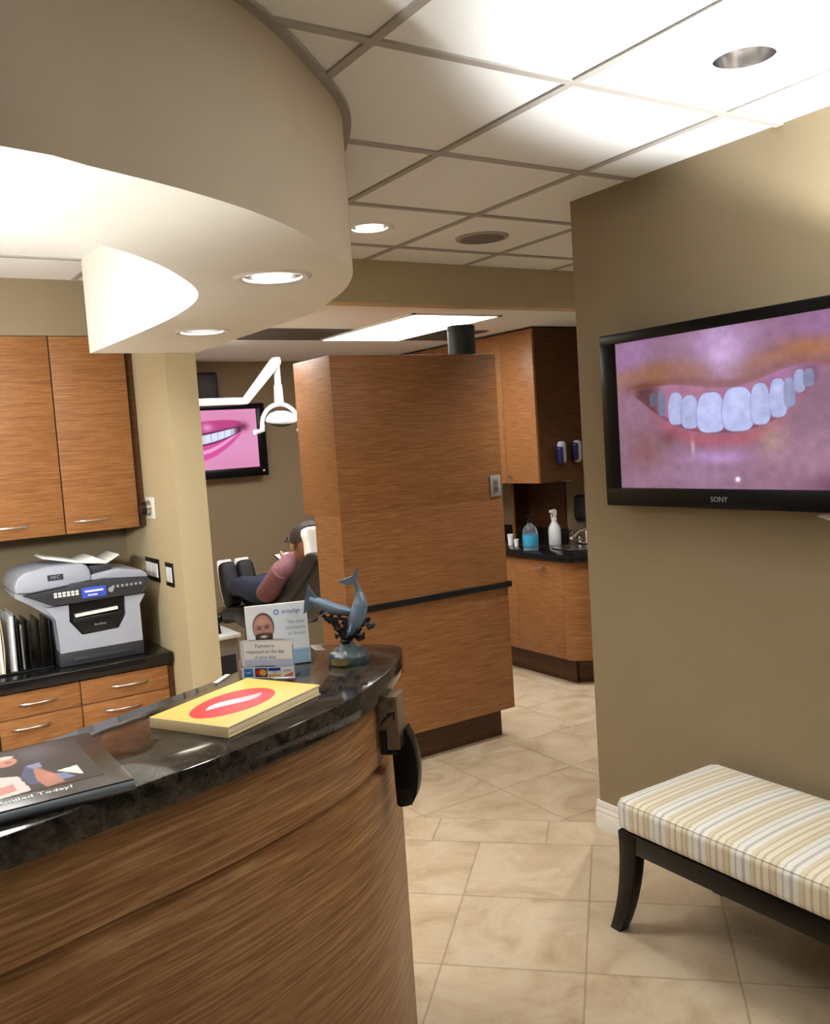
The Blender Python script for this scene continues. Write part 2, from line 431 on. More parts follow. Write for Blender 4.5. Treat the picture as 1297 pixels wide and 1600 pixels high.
A = [b.bm.verts.new((p.x, p.y, HC-.002)) for p in SO]; C = [b.bm.verts.new((p.x, p.y, HC-.012)) for p in o2]; D = [b.bm.verts.new((p.x, p.y, HC-.002)) for p in o2]; E_ = [b.bm.verts.new((p.x, p.y, HC-.012)) for p in SO]
for i in range(len(SO)-1):
    b.bm.faces.new((E_[i], E_[i+1], C[i+1], C[i])); b.bm.faces.new((C[i], C[i+1], D[i+1], D[i])); b.bm.faces.new((D[i], D[i+1], A[i+1], A[i])); b.bm.faces.new((A[i], A[i+1], E_[i+1], E_[i]))
struct('trim_1', b, 'trim_grey', 'grey metal edge trim curving where the soffit meets the ceiling', 'trim')

b = B(); b.box(XR, XR+.12, -2.2, YR, 0, HC)
struct('wall_right', b, 'tan', 'tan painted wall on the right behind the television and bench', 'wall')
b = B(); prof = [(0, 0), (.016, 0), (.016, .062), (.012, .070), (.014, .078), (.008, .090), (.010, .100), (.004, .114), (0, .116)]
b.prism([(XR-a, z) for a, z in prof], 'y', -2.2, YR+.014); b.prism([(YR+a, z) for a, z in prof], 'x', XR-.0005, XR+.12)
struct('baseboard_right', b, 'white_trim', 'white moulded baseboard along the right wall', 'baseboard')
XS0, XS1, YS = 1.362, 1.510, 4.215
b = B(); b.box(XS0, XS1, YS, 6.85, 0, HC); b.box(XS0, XS1, YS-.012, YS, 0, ZS-.001)
struct('wall_partition', b, 'ochre', 'ochre end of the partition wall beside the wall cabinets', 'wall')
b = B(); b.box(-2.6, XS0, 5.15, 5.25, 0, HC)
struct('wall_back', b, 'tan', 'tan wall behind the printer', 'wall')
b = B(); b.box(-2.6, XS0, 4.70, 5.15, 2.262, HC)
struct('wall_furring', b, 'tan', 'tan boxed wall above the reception wall cabinets', 'wall')
b = B(); b.box(XS1, 6.2, 6.75, 6.85, 0, HB)
struct('wall_far', b, 'tan', 'tan far wall of the treatment area with a television', 'wall')
b = B(); b.box(4.45, 4.55, 2.75, 6.75, 0, HC)
struct('wall_corridor', b, 'tan', 'tan wall behind the corridor sink', 'wall')
b = B(); b.box(-2.7, -2.6, -2.2, 5.25, 0, HC)
struct('wall_left', b, 'tan', 'tan wall at the far left end of the reception', 'wall')

# ================================================================== LIGHT FITTINGS
def downlight(c, r, z, label, power, flange=.022, face=True, group='recessed downlights', tilt=None):
    t = thing('downlight', label, 'ceiling light', (c[0], c[1], z), group=group)
    b = B(); b.lathe([(r-.004, .004), (r-.004, -.003), (r+flange*.6, -.006), (r+flange, -.001), (r+flange, 0)], n=40, cap=False); obj('trim_ring', b, 'white_metal', t, local=True)
    b = B(); b.lathe([(r-.003, 0), (r*.96, .035), (r*.84, .08), (r*.62, .115), (.001, .12)], n=40, cap=False); obj('reflector', b, 'reflector', t, local=True)
    b = B(); b.lathe([(.001, .028), (r*.62, .030), (r*.66, .045), (.034, .09), (.018, .112)] if face else [(.001, .062), (.026, .066), (.034, .082), (.03, .10), (.018, .112)], n=24, cap=False); obj('bulb', b, 'bulb', t, local=True)
    l = bpy.data.lights.new('can_lamp', 'SPOT'); l.energy = power; l.color = (1, 1, .97); l.spot_size = math.radians(125); l.spot_blend = .8; l.shadow_soft_size = .05
    lo = bpy.data.objects.new('can_lamp', l); COL.objects.link(lo); lo.parent = t; lo.location = (0, 0, .010)
    return t
downlight(*CANS[0], HC, 'recessed downlight in the bright ceiling near the television wall', 9, face=False)
downlight(*CANS[1], HC, 'recessed downlight in the tile ceiling beside the round speaker', 8)
downlight(*CANS[2], HC, 'added unseen downlight in the corridor ceiling beyond the right wall', 105)
downlight(*SCANS[0], ZS, 'larger recessed downlight in the cream soffit underside', 18)
downlight(*SCANS[1], ZS, 'recessed downlight in the soffit nearest the ochre wall end', 2.5)

t = thing('ceiling_speaker', 'round grey flush speaker grille in the tile ceiling', 'speaker', (2.577, 3.326, HC))
b = B(); b.lathe([(.10, -.008), (.118, -.006), (.122, 0)], n=40, cap=False); obj('rim', b, 'tbar', t, local=True)
b = B(); b.lathe([(.001, -.011), (.06, -.0105), (.101, -.008)], n=40, cap=False); obj('grille', b, 'grey_band', t, local=True)

def troffer(x0, x1, y0, y1, z, label, group=None):
    t = thing('ceiling_panel_light', label, 'ceiling light', ((x0+x1)/2, (y0+y1)/2, z), group=group)
    b = B()
    for q in ((x0, x1, y0, y0+.02), (x0, x1, y1-.02, y1), (x0, x0+.02, y0, y1), (x1-.02, x1, y0, y1)): b.box(*q, z-.008, z)
    obj('frame', b, 'white_metal', t)
    b = B(); b.box(x0+.018, x1-.018, y0+.018, y1-.018, z-.004, z-.001); obj('diffuser', b, 'troffer', t)
    return t
troffer(1.57, 2.17, 4.24, 5.44, HB, 'fluorescent ceiling panel half hidden behind the curved soffit', 'fluorescent panels')
troffer(2.78, 3.40, 4.24, 5.40, HB, 'fluorescent ceiling panel above the tall wood partition', 'fluorescent panels')
troffer(.02, .62, 2.45, 3.50, HC-.006, 'fluorescent ceiling panel inside the ring of the soffit')
def grey_band(x0, x1, label):  # grey slatted band, darker than the ceiling around it
    t = thing('slatted_band', label, 'grey_band', ((x0+x1)/2, 5.12, HB), group='grey slatted bands')
    b = B(); b.box(x0, x1, 4.88, 5.38, HB-.003, HB); obj('backing', b, 'grey_band', t)
    b = B()
    for k in range(12): b.box(x0+.01, x1-.01, 4.9+k*.04, 4.912+k*.04, HB-.009, HB-.002)
    obj('slat', b, 'grey_band', t)
grey_band(2.19, 2.76, 'grey slatted band between the two fluorescent panels')
grey_band(3.42, 3.80, 'grey slatted band to the right of the fluorescent panels')
# added lights outside the view, placed only for what they brighten
t = thing('added_sconce', 'added unseen bowl uplighter on an arm, on the right wall past the television', 'added light', (2.22, .80, 1.62))  # added to brighten the ceiling and the top of the right wall
b = B(); b.lathe([(.02, 0), (.07, .01), (.11, .04), (.125, .08), (.119, .08), (.10, .045), (.06, .018), (.02, .010)], n=36, cap=False); obj('bowl', b, 'white_metal', t, local=True)
b = B(); b.tube([(0, 0, .004), (.10, 0, -.03), (.22, 0, -.04), (.31, 0, -.04)], .012, 12); b.tube([(.306, 0, -.04), (.3195, 0, -.04)], .05, 24); obj('arm', b, 'silver', t, local=True)
b = B(); b.lathe([(.001, .058), (.02, .055), (.025, .035), (.015, .015)], n=16, cap=False); obj('bulb', b, 'bulb', t, local=True)
l = bpy.data.lights.new('added_uplight', 'SPOT'); l.energy = 230; l.color = (1, 1.03, 1.03); l.spot_size = math.radians(124); l.spot_blend = .2; l.shadow_soft_size = .03
lo = bpy.data.objects.new('added_uplight', l); COL.objects.link(lo); lo.parent = t; lo.location = (0, 0, .08); lo.rotation_euler = (PI, math.radians(3), 0)
t = thing('added_ledge_light', 'added unseen uplighter on the far left of the granite ledge', 'lamp', (-.25, 1.60, 1.07))  # added to brighten the soffit underside
b = B(); b.lathe([(.001, .0004), (.06, .0004), (.06, .012), (.012, .02), (.010, .28), (.02, .29)], n=24, cap=False); obj('stem', b, 'silver', t, local=True)
b = B(); b.lathe([(.012, .285), (.05, .30), (.075, .345), (.071, .345), (.045, .305), (.012, .292)], n=28, cap=False); obj('bowl', b, 'white_metal', t, local=True)
l = bpy.data.lights.new('ledge_spot', 'SPOT'); l.energy = 62; l.color = (1, 1, .97); l.spot_size = math.radians(130); l.spot_blend = .4; l.shadow_soft_size = .03
lo = bpy.data.objects.new('ledge_spot', l); COL.objects.link(lo); lo.parent = t; lo.location = (0, 0, .345); lo.rotation_euler = (PI, 0, 0)
t = thing('added_globe_light', 'added unseen globe light with a curved light-blocking screen behind the reception desk', 'floor lamp', (-.17, 2.98, 0))  # added as a strong light source for the reception alcove
b = B(); b.lathe([(.001, 0), (.13, 0), (.13, .018), (.03, .03), (.012, .04), (.012, 1.45), (.04, 1.525), (.04, 1.54)], n=28, cap=False); obj('pole', b, 'silver', t, local=True)
b = B(); b.lathe([(.030, 1.535)]+[(.08*math.sin(a), 1.60-.08*math.cos(a)) for a in np.linspace(.4, PI-.01, 16)], n=32, cap=False); obj('globe', b, 'globe', t, local=True)
b = B(); sg = [(.25*math.sin(a), .25*math.cos(a)) for a in np.linspace(math.radians(55), math.radians(165), 24)]
b.prism(sg+[(p[0]*.985, p[1]*.985) for p in sg[::-1]], 'z', 1.38, 1.73); b.tube([(0, 0, 1.44), (.16, -.09, 1.44), (.215, -.12, 1.44)], .006, 8); obj('light_blocker', b, 'white_metal', t, local=True)  # added screen, shaped to keep direct light off the wood partition

# ================================================================== RECEPTION DESK
ZC, TH = 1.07, .058
co = [(-1.6, 1.42), (-.9, 1.41), (-.3, 1.44), (.17, 1.537), (.39, 1.599), (.593, 1.654), (.806, 1.736), (.977, 1.825), (1.13, 1.949), (1.270, 2.102)]
ci = [(-1.6, 1.80), (-.9, 1.80), (-.3, 1.83), (.234, 1.977), (.45, 2.065), (.63, 2.143), (.80, 2.225), (1.06, 2.395)]
CO = resample(spline(co, 12), 70); CI = resample(spline(ci, 12), 70)
desk = thing('reception_desk', 'curved wood reception desk with polished black granite ledge', 'desk', (.5, 1.9, 0))
tip = [Vector(q) for q in ((1.292, 2.136), (1.306, 2.165), (1.304, 2.198), (1.286, 2.232))]
tip2 = [Vector(q) for q in ((1.150, 2.378), (1.12, 2.400), (1.09, 2.404))]
b = B(); b.prism([tuple(p) for p in CO+tip+tip2+CI[::-1]], 'z', ZC-TH, ZC)
es = [e for e in b.bm.edges if abs(e.verts[0].co.z-e.verts[1].co.z) < 1e-6 and len(e.link_faces) == 2 and e.calc_face_angle(0) > .5]
bmesh.ops.bevel(b.bm, geom=es, offset=.005, segments=2, profile=.5, affect='EDGES')
ctop = obj('countertop', b, 'granite', desk); ctop['label'] = 'polished black granite ledge'
FW = resample(offset(CO, .034), 70)
def sweep(b, curve, prof, closed=True):
    rows = []
    for d, z in prof:
        q = offset(curve, d); rows.append([b.bm.verts.new((p.x, p.y, z)) for p in q])
    n = len(rows); fs = []
    for a in range(n if closed else n-1):
        r, s_ = rows[a], rows[(a+1) % n]
        for i in range(len(curve)-1): fs.append(b.bm.faces.new((r[i], r[i+1], s_[i+1], s_[i])))
    if closed: fs += [b.bm.faces.new([r[0] for r in rows]), b.bm.faces.new([r[-1] for r in rows][::-1])]
    b.faces(fs)
b = B(); sweep(b, FW, [(0, ZC-TH-.0005), (0, .836), (.004, .832), (.016, .832), (.016, .808), (-.004, .806), (-.006, .802), (-.006, .0), (.06, .0), (.06, ZC-TH-.0005)])
obj('front_panel', b, 'wood_desk', desk, ang=25)
ep = FW[-1]; b = B()
ex = [Vector(q) for q in ((ep.x-.01, ep.y), (ep.x+.012, ep.y+.03), (1.115, 2.36), (1.08, 2.35))]
b.prism([tuple(p) for p in ex], 'z', 0, ZC-TH-.0005); obj('end_panel', b, 'wood_desk', desk)
b = B(); wi = resample(offset(CI, .42), 70)
b.prism([tuple(p) for p in resample(offset(CO, .10), 70)]+[tuple(p) for p in wi[::-1]], 'z', .715, .745); obj('work_surface', b, 'black_top', desk)

# carton and black pocket at the desk end
ki = min(range(70), key=lambda i: (FW[i]-Vector((1.092, 1.958))).length)
P0 = FW[ki]; tg = (FW[min(69, ki+4)]-FW[ki-2]).normalized(); ang = math.atan2(tg.y, tg.x)
t = thing('wall_pocket', 'black curved plastic pocket hung on the end of the desk front', 'holder', Vector((P0.x, P0.y, .725)), rot=(0, 0, ang))
# local x along the front, -y outwards
b = B(); cvp = [tuple(p) for p in spline([(-.054, .0), (-.078, .008), (-.093, .04), (-.099, .095), (-.092, .155), (-.074, .202)], 5)]
b.prism([(-.036, .145), (-.039, .006), (-.046, .0)]+cvp+[(-.068, .202), (-.068, .152), (-.060, .148)], 'x', .0, .050, .002); bd_ = obj('body', b, 'black_gloss', t, local=True)
b = B(); b.box(-.0012, .0, -.080, -.042, .006, .048, .0005); obj('end_cap', b, 'black', bd_, local=True)
b = B(); b.box(-.008, .050, -.024, -.0075, .140, .200, .002); b.box(-.006, .050, -.050, -.0075, .137, .149, .002); obj('bracket', b, 'black', t, local=True)
t = thing('carton', 'narrow grey-brown carton with a curved arrow mark in the black pocket', 'box', Vector((P0.x, P0.y, .725)), rot=(0, 0, ang))
b = B(); b.box(-.004, .066, -.058, -.026, .150, .200); b.box(-.004, .066, -.058, -.008, .199, .2855, .0012); cb = obj('body', b, 'cardboard', t, local=True)
def onface(y, z): return (y, z)
b = B(); arc = [(-.010-.038*k/12, .214+.030*(k/12)+.004*math.sin(PI*k/12)) for k in range(13)]
w = [.0012+.0026*math.sin(PI*(k/12)**.7*.95) for k in range(13)]
up_ = [(a[0], a[1]+w[i]) for i, a in enumerate(arc)]; dn = [(a[0], a[1]-w[i]) for i, a in enumerate(arc)]
b.prism(up_+dn[::-1], 'x', -.0046, -.0041)
b.prism([(-.028, .243), (-.052, .248), (-.049, .224), (-.044, .228), (-.046, .241), (-.031, .238)], 'x', -.0046, -.0041)
obj('arrow_mark', b, 'letter_dark', cb, local=True)
text('lettering', ')[l', .022, T(-.0042, -.034, .270) @ WEST, 'letter_dark', cb)

# ---- objects on the ledge
# square board book
A_, B_, C_, D_ = Vector((.523, 1.930)), Vector((.629, 1.741)), Vector((.910, 1.886)), Vector((.812, 2.086))
cen = (A_+B_+C_+D_)/4; dirx = ((C_-B_)+(D_-A_)).normalized(); ab = math.atan2(dirx.y, dirx.x)
bw = ((C_-B_).length+(D_-A_).length)/2; bh = ((B_-A_).length+(C_-D_).length)/2
t = thing('board_book', 'thick yellow board book with red lips on its cover', 'book', (cen.x, cen.y, ZC), ab)
b = B(); b.box(-bw/2+.004, bw/2-.002, -bh/2+.002, bh/2-.002, .003, .020, .003); obj('pages', b, plain('cream_pages', (240, 222, 184), .6, var=.03), t, local=True)
b = B(); b.box(-bw/2, bw/2, -bh/2, bh/2, 0, .0035, .0015); b.box(-bw/2, bw/2, -bh/2, bh/2, .0195, .0235, .0015); b.box(-bw/2, -bw/2+.004, -bh/2, bh/2, .001, .0225, .0015)
obj('cover', b, plain('cream_cover', (226, 204, 160), .3, var=.03), t, local=True)
def cover_fn(U, V):
    im = fill(U, (218, 172, 82)); im = lay(im, gau(U, V, .5, .5, .6, .6), (222, 182, 98), .5)
    x = (U-.47)/.37; y = (V-.50)/.33
    r = np.sqrt(x*x*(1+.15*x)+y*y*(1.0))
    lips = 1-ss(.97, 1.0, r)
    im = lay(im, lips, (196, 16, 22))
    im = lay(im, lips*gau(U, V, .62, .38, .2, .12), (208, 30, 40), .7)
    im = lay(im, lips*gau(U, V, .35, .62, .16, .14), (210, 50, 60), .6)
    open_ = 1-ss(.92, 1.0, np.abs(V-.49-.08*np.sin((U-.47)*9))/(.095*np.clip(1-((U-.47)/.25)**2, .001, 1)))
    im = lay(im, open_, (188, 190, 198))
    return lay(im, open_*ss(.4, .6, U), (150, 150, 160), .6)
picture('cover_picture', cover_fn, bw-.004, bh-.004, 160, 130, T(0, 0, .0239), 'vc', t)

# dark photo album at the left
t = thing('photo_album', 'dark brown photo album lettered Smiled Today at the left of the ledge', 'book', (.19, 1.757, ZC), math.radians(-.5))
b = B(); b.box(-.215, .200, -.165, .162, .004, .019, .002); obj('pages', b, 'lightgrey', t, local=True)
b = B(); b.box(-.22, .206, -.172, .166, 0, .004, .0015); b.box(-.22, .206, -.172, .166, .019, .023, .0015); ac = obj('cover', b, plain('album_cover', (52, 44, 40), .22, var=.05), t, local=True)
b = B(); b.tube([(-.22, -.168, .0115), (.206, -.168, .0115)], .0095, 12); obj('spine', b, plain('steel_grey_cloth', (112, 120, 130), .28, var=.05, metal=.3), t, local=True)
def album_fn(U, V):
    im = fill(U, (52, 44, 40)); P_ = lambda x, y: ((x+.21)/.38, (.157-y)/.27)
    im = lay(im, gau(U, V, *P_(.09, .11), .12, .22), (92, 86, 96), .75)
    def inside(pts):
        m = np.ones(U.shape, bool); X = U*.38-.21; Y = .157-V*.27
        for (ax, ay), (bx, by) in zip(pts, pts[1:]+pts[:1]): m &= ((bx-ax)*(Y-ay)-(by-ay)*(X-ax)) >= 0
        return m.astype(float)
    for pts, c in (([(-.12, .10), (.0, .13), (.02, -.10), (-.12, -.10)], (150, 104, 90)), ([(-.03, -.02), (-.04, -.12), (.050, -.105), (.042, -.015), (.0, .01)], (196, 182, 178)), ([(-.01, -.06), (-.01, -.10), (.030, -.09), (.028, -.05)], (176, 122, 116)), ([(.045, -.02), (.052, -.075), (.085, -.085), (.088, .03), (.062, .035)], (68, 74, 100)),
                   ([(.062, .035), (.070, .010), (.088, .010), (.086, .040)], (118, 126, 158)), ([(.070, -.005), (.066, -.06), (.074, -.108), (.116, -.098), (.098, -.045), (.088, .018), (.076, .020)], (160, 104, 88)), ([(.098, -.045), (.104, -.088), (.126, -.086), (.116, -.054)], (104, 114, 146))):
        im = lay(im, inside(pts[::-1]) if sum((b_[0]-a_[0])*(b_[1]+a_[1]) for a_, b_ in zip(pts, pts[1:]+pts[:1])) > 0 else inside(pts), c)
    for x, y, sx, sy, c in ((.032, .085, .060, .105, (172, 122, 108)), (.028, .112, .065, .045, (196, 176, 166)), (.040, .080, .02, .03, (150, 90, 84))): im = lay(im, ss(.30, .42, gau(U, V, *P_(x, y), sx, sy)), c)
    im = lay(im, gau(U, V, *P_(.09, -.05), .03, .08), (188, 130, 112), .6)
    return lay(im, inside([(.104, -.033), (.140, -.084), (.142, -.027)]), (226, 220, 204))
picture('cover_picture', album_fn, .38, .27, 150, 110, T(-.02, .022, .0235), 'vc', t)
text('lettering', 'Have You Smiled Today?', .0205, T(.112, -.136, .0236), 'letter_white', ac, 'RIGHT', .0003, sx=1.0)

# payment sign in acrylic holder
rz = math.radians(-40)
t = thing('payment_sign', 'small acrylic sign about payment above a strip of card logos', 'sign', (.886, 2.126, ZC), rz)
b = B(); b.box(-.070, .070, -.0035, -.0015, .0, .100, .0005); b.box(-.070, .070, -.0015, .045, 0, .002, .0005); obj('holder', b, 'acrylic', t, local=True)
def pay_fn(U, V):
    im = fill(U, (250, 252, 255)); im = lay(im, ss(.74, .76, V), (196, 202, 232)); im = lay(im, (1-ss(.05, .07, U)), (220, 222, 232)); return lay(im, (1-ss(.05, .055, V)), (214, 220, 232))
ins = picture('insert', pay_fn, .132, .066, 60, 40, T(.0, -.0042, .066) @ FRONT, 'vc_matte', t)
for i, (tx, sx) in enumerate((('Payment is', 1), ('requested on the day', 1), ('of your visit.', 1))):
    text('lettering', tx, .0125, T(-.004, -.0045, .084-.0145*i) @ FRONT, 'letter_blue', ins, 'CENTER', .0002, sx=.92)
def card_fn(U, V):
    im = fill(U, (226, 228, 234))
    def rect(a, b_, c, d): return (1-ss(0, .012, np.maximum(np.maximum(a-U, U-b_), np.maximum(c-V, V-d)*.2)))
    im = lay(im, rect(.05, .21, .14, .86), (52, 112, 190))
    im = lay(im, rect(.26, .48, .12, .88), (34, 44, 100))
    im = lay(im, ((((U-.335)/.062)**2+((V-.5)/.30)**2) < 1).astype(float), (206, 52, 48)); im = lay(im, ((((U-.405)/.062)**2+((V-.5)/.30)**2) < 1).astype(float), (238, 172, 78))
    im = lay(im, rect(.51, .73, .12, .88), (238, 238, 244)); im = lay(im, rect(.51, .73, .12, .34), (38, 56, 140)); im = lay(im, rect(.51, .73, .70, .88), (226, 172, 80))
    im = lay(im, rect(.76, .96, .12, .88), (242, 240, 240)); im = lay(im, rect(.76, .96, .12, .88)*((V-.5) > (.96-U)*2.2), (216, 96, 74))
    return im
strip = picture('card_logo_strip', card_fn, .138, .028, 140, 36, T(.0, -.0042, .0155) @ FRONT, 'vc_matte', t)
text('lettering', 'AMEX', .0075, T(-.0510, -.0045, .0155) @ FRONT, 'letter_white', strip, 'CENTER', .0001, sx=.75)
text('lettering', 'VISA', .0090, T(.0165, -.0045, .0165) @ FRONT, M['letter_blue'], strip, 'CENTER', .0001, sx=.9)
text('lettering', 'DISCOVER', .0055, T(.0500, -.0045, .0190) @ FRONT, 'letter_dark', strip, 'CENTER', .0001, sx=.8)

# white brochure display behind it
t = thing('brochure_display', 'white square counter card with a smiling bearded man', 'display card', (.962, 2.222, ZC+.0017), math.radians(-19), rot=(math.radians(-8), 0, math.radians(-19)))
b = B(); b.box(-.082, .082, -.002, .010, 0, .164, .0012); bd = obj('card', b, 'paper', t, local=True)
b = B(); b.prism([(.010, .012), (.034, .010), (.010, .10)], 'x', -.035, -.005); obj('easel_back', b, 'paper', t, local=True)
def bro_fn(U, V):
    im = fill(U, (246, 250, 255)); im = lay(im, gau(U, V, .55, .3, .25, .3), (236, 246, 255), .7)
    im = lay(im, ss(.74, .80, V)*ss(.3, .7, U), (150, 186, 214)); im = lay(im, ss(.80, .84, V), (156, 190, 216))
    hd = lambda cx, cy, a, b_: (1-ss(.92, 1.05, np.sqrt(((U-cx)/a)**2+((V-cy)/b_)**2)))
    im = lay(im, hd(.27, .76, .24, .25), (80, 84, 96))
    im = lay(im, hd(.27, .355, .18, .24), (84, 66, 60))
    im = lay(im, hd(.265, .375, .165, .225), (196, 142, 126))
    im = lay(im, gau(U, V, .25, .26, .09, .07), (220, 172, 156), .8)
    im = lay(im, gau(U, V, .20, .375, .035, .018)+gau(U, V, .325, .365, .035, .018), (70, 48, 46), .9)
    im = lay(im, gau(U, V, .20, .34, .05, .010)+gau(U, V, .33, .33, .05, .010), (80, 56, 50), .8)
    im = lay(im, gau(U, V, .262, .435, .022, .05), (176, 116, 104), .5)
    beard = hd(.27, .525, .145, .12)*ss(.43, .50, V)
    im = lay(im, beard, (72, 50, 48))
    im = lay(im, gau(U, V, .265, .468, .08, .012), (64, 44, 42), .9)
    im = lay(im, gau(U, V, .268, .512, .06, .022), (236, 226, 222), 1.2)
    rr = np.sqrt(((U-.50)/.045)**2+((V-.13)/.045)**2); im = lay(im, (1-ss(.18, .34, np.abs(rr-.8))), (120, 164, 206))
    return im
cp = picture('printed_face', bro_fn, .160, .160, 150, 150, T(0, -.0024, .082) @ FRONT, 'vc_matte', t)
text('lettering', 'invisalign', .0165, T(.014, -.0027, .141) @ FRONT, M['letter_blue'], cp, 'LEFT', .0001, sx=.86)
for i, tx in enumerate(('The clear', 'alternative', 'to braces')): text('lettering', tx, .0125, T(.074, -.0027, .112-.0155*i) @ FRONT, 'letter_grey', cp, 'RIGHT', .0001)

# dolphin sculpture; local x = to the right, z up
t = thing('dolphin_sculpture', 'blue-grey sculpture of two dolphins on a coral base with brass plate', 'sculpture', (1.113, 2.116, ZC), math.radians(-30))
S = 1/610.0
def L(px, py, d=0): return ((px-548-.065*(py-1043))*S, d, (1045-py)*S)
b = B(); pr = [(.001, .0), (.054, 0), (.056, .006), (.055, .022), (.050, .028), (.036, .036), (.022, .044), (.012, .055), (.001, .058)]
b.lathe(pr, n=36, cap=False)
for v in b.bm.verts:
    k = 1+.02*math.sin(v.co.x*160)*math.cos(v.co.y*140)
    if v.co.z > .024: v.co.x *= k; v.co.y *= k; v.co.z *= 1+.1*math.sin(v.co.x*200+v.co.y*90)
obj('base', b, 'teal_stone', t, local=True)
b = B()
for k in range(14): b.box(-.050+.004*k, -.0459+.004*k, -.0008, .0008, .0045+(.004 if k in (0, 13) else 0), .0195-(.004 if k in (0, 13) else 0))
pl = b
for v in b.bm.verts:
    th = -PI/2+(v.co.x-.004)/.058*1.0; r = .0588+v.co.y; v.co.x, v.co.y = r*math.cos(th), r*math.sin(th)
obj('plaque', b, 'gold', t, local=True)
b = B(); random.seed(7)
def coral(p, q, r, n=6, jit=.004):
    pts = [Vector(p).lerp(Vector(q), k/n)+Vector((random.uniform(-jit, jit), random.uniform(-jit, jit), random.uniform(-jit, jit)))*(0 < k < n) for k in range(n+1)]
    b.tube(pts, [r*1.35*(1-.45*k/n)*random.uniform(.8, 1.35) for k in range(n+1)], 7)
coral(L(545, 1012), L(548, 985), .013); coral(L(543, 1000), L(515, 970), .008); coral(L(530, 985, .004), L(500, 962, .004), .006); coral(L(525, 978), L(535, 965), .005); coral(L(540, 995, -.004), L(525, 985, -.008), .006)
coral(L(552, 1000), L(566, 990), .008); coral(L(556, 1004), L(572, 1000, -.004), .005); coral(L(550, 1003, .008), L(556, 980, .014), .007); coral(L(546, 1000, -.006), L(540, 976, -.01), .006); coral(L(520, 975, .002), L(519, 962, .004), .004)
coral(L(556, 998, -.006), L(562, 984, -.012), .006); coral(L(512, 972), L(504, 958), .005); coral(L(550, 1008, .01), L(540, 1012, .02), .008)
for q in range(16):
    px, py = random.uniform(520, 580), random.uniform(968, 1008); coral(L(px, py, random.uniform(-.008, .012)), L(px+random.uniform(-11, 11), py+random.uniform(-9, 5), random.uniform(-.015, .018)), .0055, 4, .003)
obj('coral', b, 'bronze', t, local=True)
def fluke(b, root, tip1, tip2, notch, th=.0035, d=0, trail=None):
    r, a, c, n_ = Vector(root), Vector(tip1), Vector(tip2), Vector(notch); nv = Vector((0, 1, 0))
    ol = [r+(a-r).normalized()*.004, r.lerp(a, .5)+(r-n_)*.25, a, a.lerp(n_, .55)+(n_-r)*.02, n_, c.lerp(n_, .55), c, r.lerp(c, .5)+(r-n_)*.25]
    A = [b.bm.verts.new(p+nv*th*(.25 if i in (2, 6) else 1)) for i, p in enumerate(ol)]; C = [b.bm.verts.new(p-nv*th*(.25 if i in (2, 6) else 1)) for i, p in enumerate(ol)]
    b.bm.faces.new(A); b.bm.faces.new(C[::-1])
    for i in range(8): b.bm.faces.new((A[i], C[i], C[(i+1) % 8], A[(i+1) % 8]))
def dolphin(name, path, rad, flk, fins, mt):
    b = B(); sp = spline([(p[0], p[2]) for p in path], 6); n = len(sp)
    ra = [float(np.interp(k/(n-1)*(len(rad)-1), range(len(rad)), rad)) for k in range(n)]
    b.tube([(p.x, path[0][1]+(path[-1][1]-path[0][1])*k/(n-1), p.y) for k, p in enumerate(sp)], ra, 16, ry=[r*.9 for r in ra])
    body = obj(name, b, mt, t, local=True, ang=60)
    b = B(); fluke(b, *flk); obj('tail_fluke', b, mt, body, local=True)
    for f in fins:
        b = B(); fluke(b, *f); obj('fin', b, mt, body, local=True)
dolphin('leaping_dolphin', [L(559, 913), L(563, 930), L(566, 950), L(561, 972), L(551, 993), L(545, 1008)], [.005, .0095, .0215, .0255, .018, .006],
        (L(560, 918), L(529, 913), L(562, 886), L(554, 905)), [(L(570, 968), L(592, 995), L(574, 990), L(578, 984)), (L(552, 978, -.016), L(543, 1002, -.03), L(550, 992, -.024), L(547, 992, -.026))], 'bluegrey')
dolphin('diving_dolphin', [L(484, 938, .01), L(495, 944, .01), L(508, 950, .006), L(524, 957, .004), L(545, 962, .002), L(560, 966)], [.010, .015, .018, .018, .013, .006],
        (L(492, 944, .01), L(482, 913, .012), L(474, 962, .008), L(476, 938, .01)), [(L(500, 942, .004), L(484, 920, .006), L(506, 948, .004), L(494, 938, .005)), (L(515, 955, -.006), L(498, 968, -.01), L(520, 960, -.006), L(510, 962, -.008))], 'bluegrey')

t = thing('paper_slip', 'small white paper slip at the rear edge of the ledge by the ochre wall', 'paper', (.792, 2.213, ZC), math.radians(46))
b = B(); b.box(-.040, .040, -.007, .005, .0003, .0012); obj('sheet', b, 'paper', t, local=True)
t2 = t

# ================================================================== RECEPTION BACK STATION
def handle(b, x0, x1, y, z, proj=.024, r=.0045, bow=.010):
    pts = []
    for k in range(11):
        s_ = k/10; pts.append((x0+(x1-x0)*s_, y-proj*math.sin(PI*min(1, max(0, s_)))**.5-.001, z))
    b.tube(pts, r, 8)
YD = 4.47; ZB = .610
def base_unit(x0, x1, label, hy=(.548, .420)):
    t = thing('drawer_cabinet', label, 'cabinet', ((x0+x1)/2, 4.8, 0), group='reception drawer cabinets')
    b = B(); b.box(x0, x1, YD+.02, 5.14, .0, ZB); obj('carcass', b, 'wood_in', t)
    for (z0, z1) in ((.490, .606), (.300, .486), (.08, .296)):
        b = B(); b.box(x0+.002, x1-.002, YD, YD+.019, z0, z1, .0015); dr = obj('drawer', b, 'wood', t)
        if z0 > .25:
            b = B(); xm = (x0+x1)/2+(.02 if z0 > .4 else -.02); handle(b, xm-.085, xm+.085, YD, z1-.055 if z0 > .4 else z1-.045); obj('handle', b, 'silver', dr)
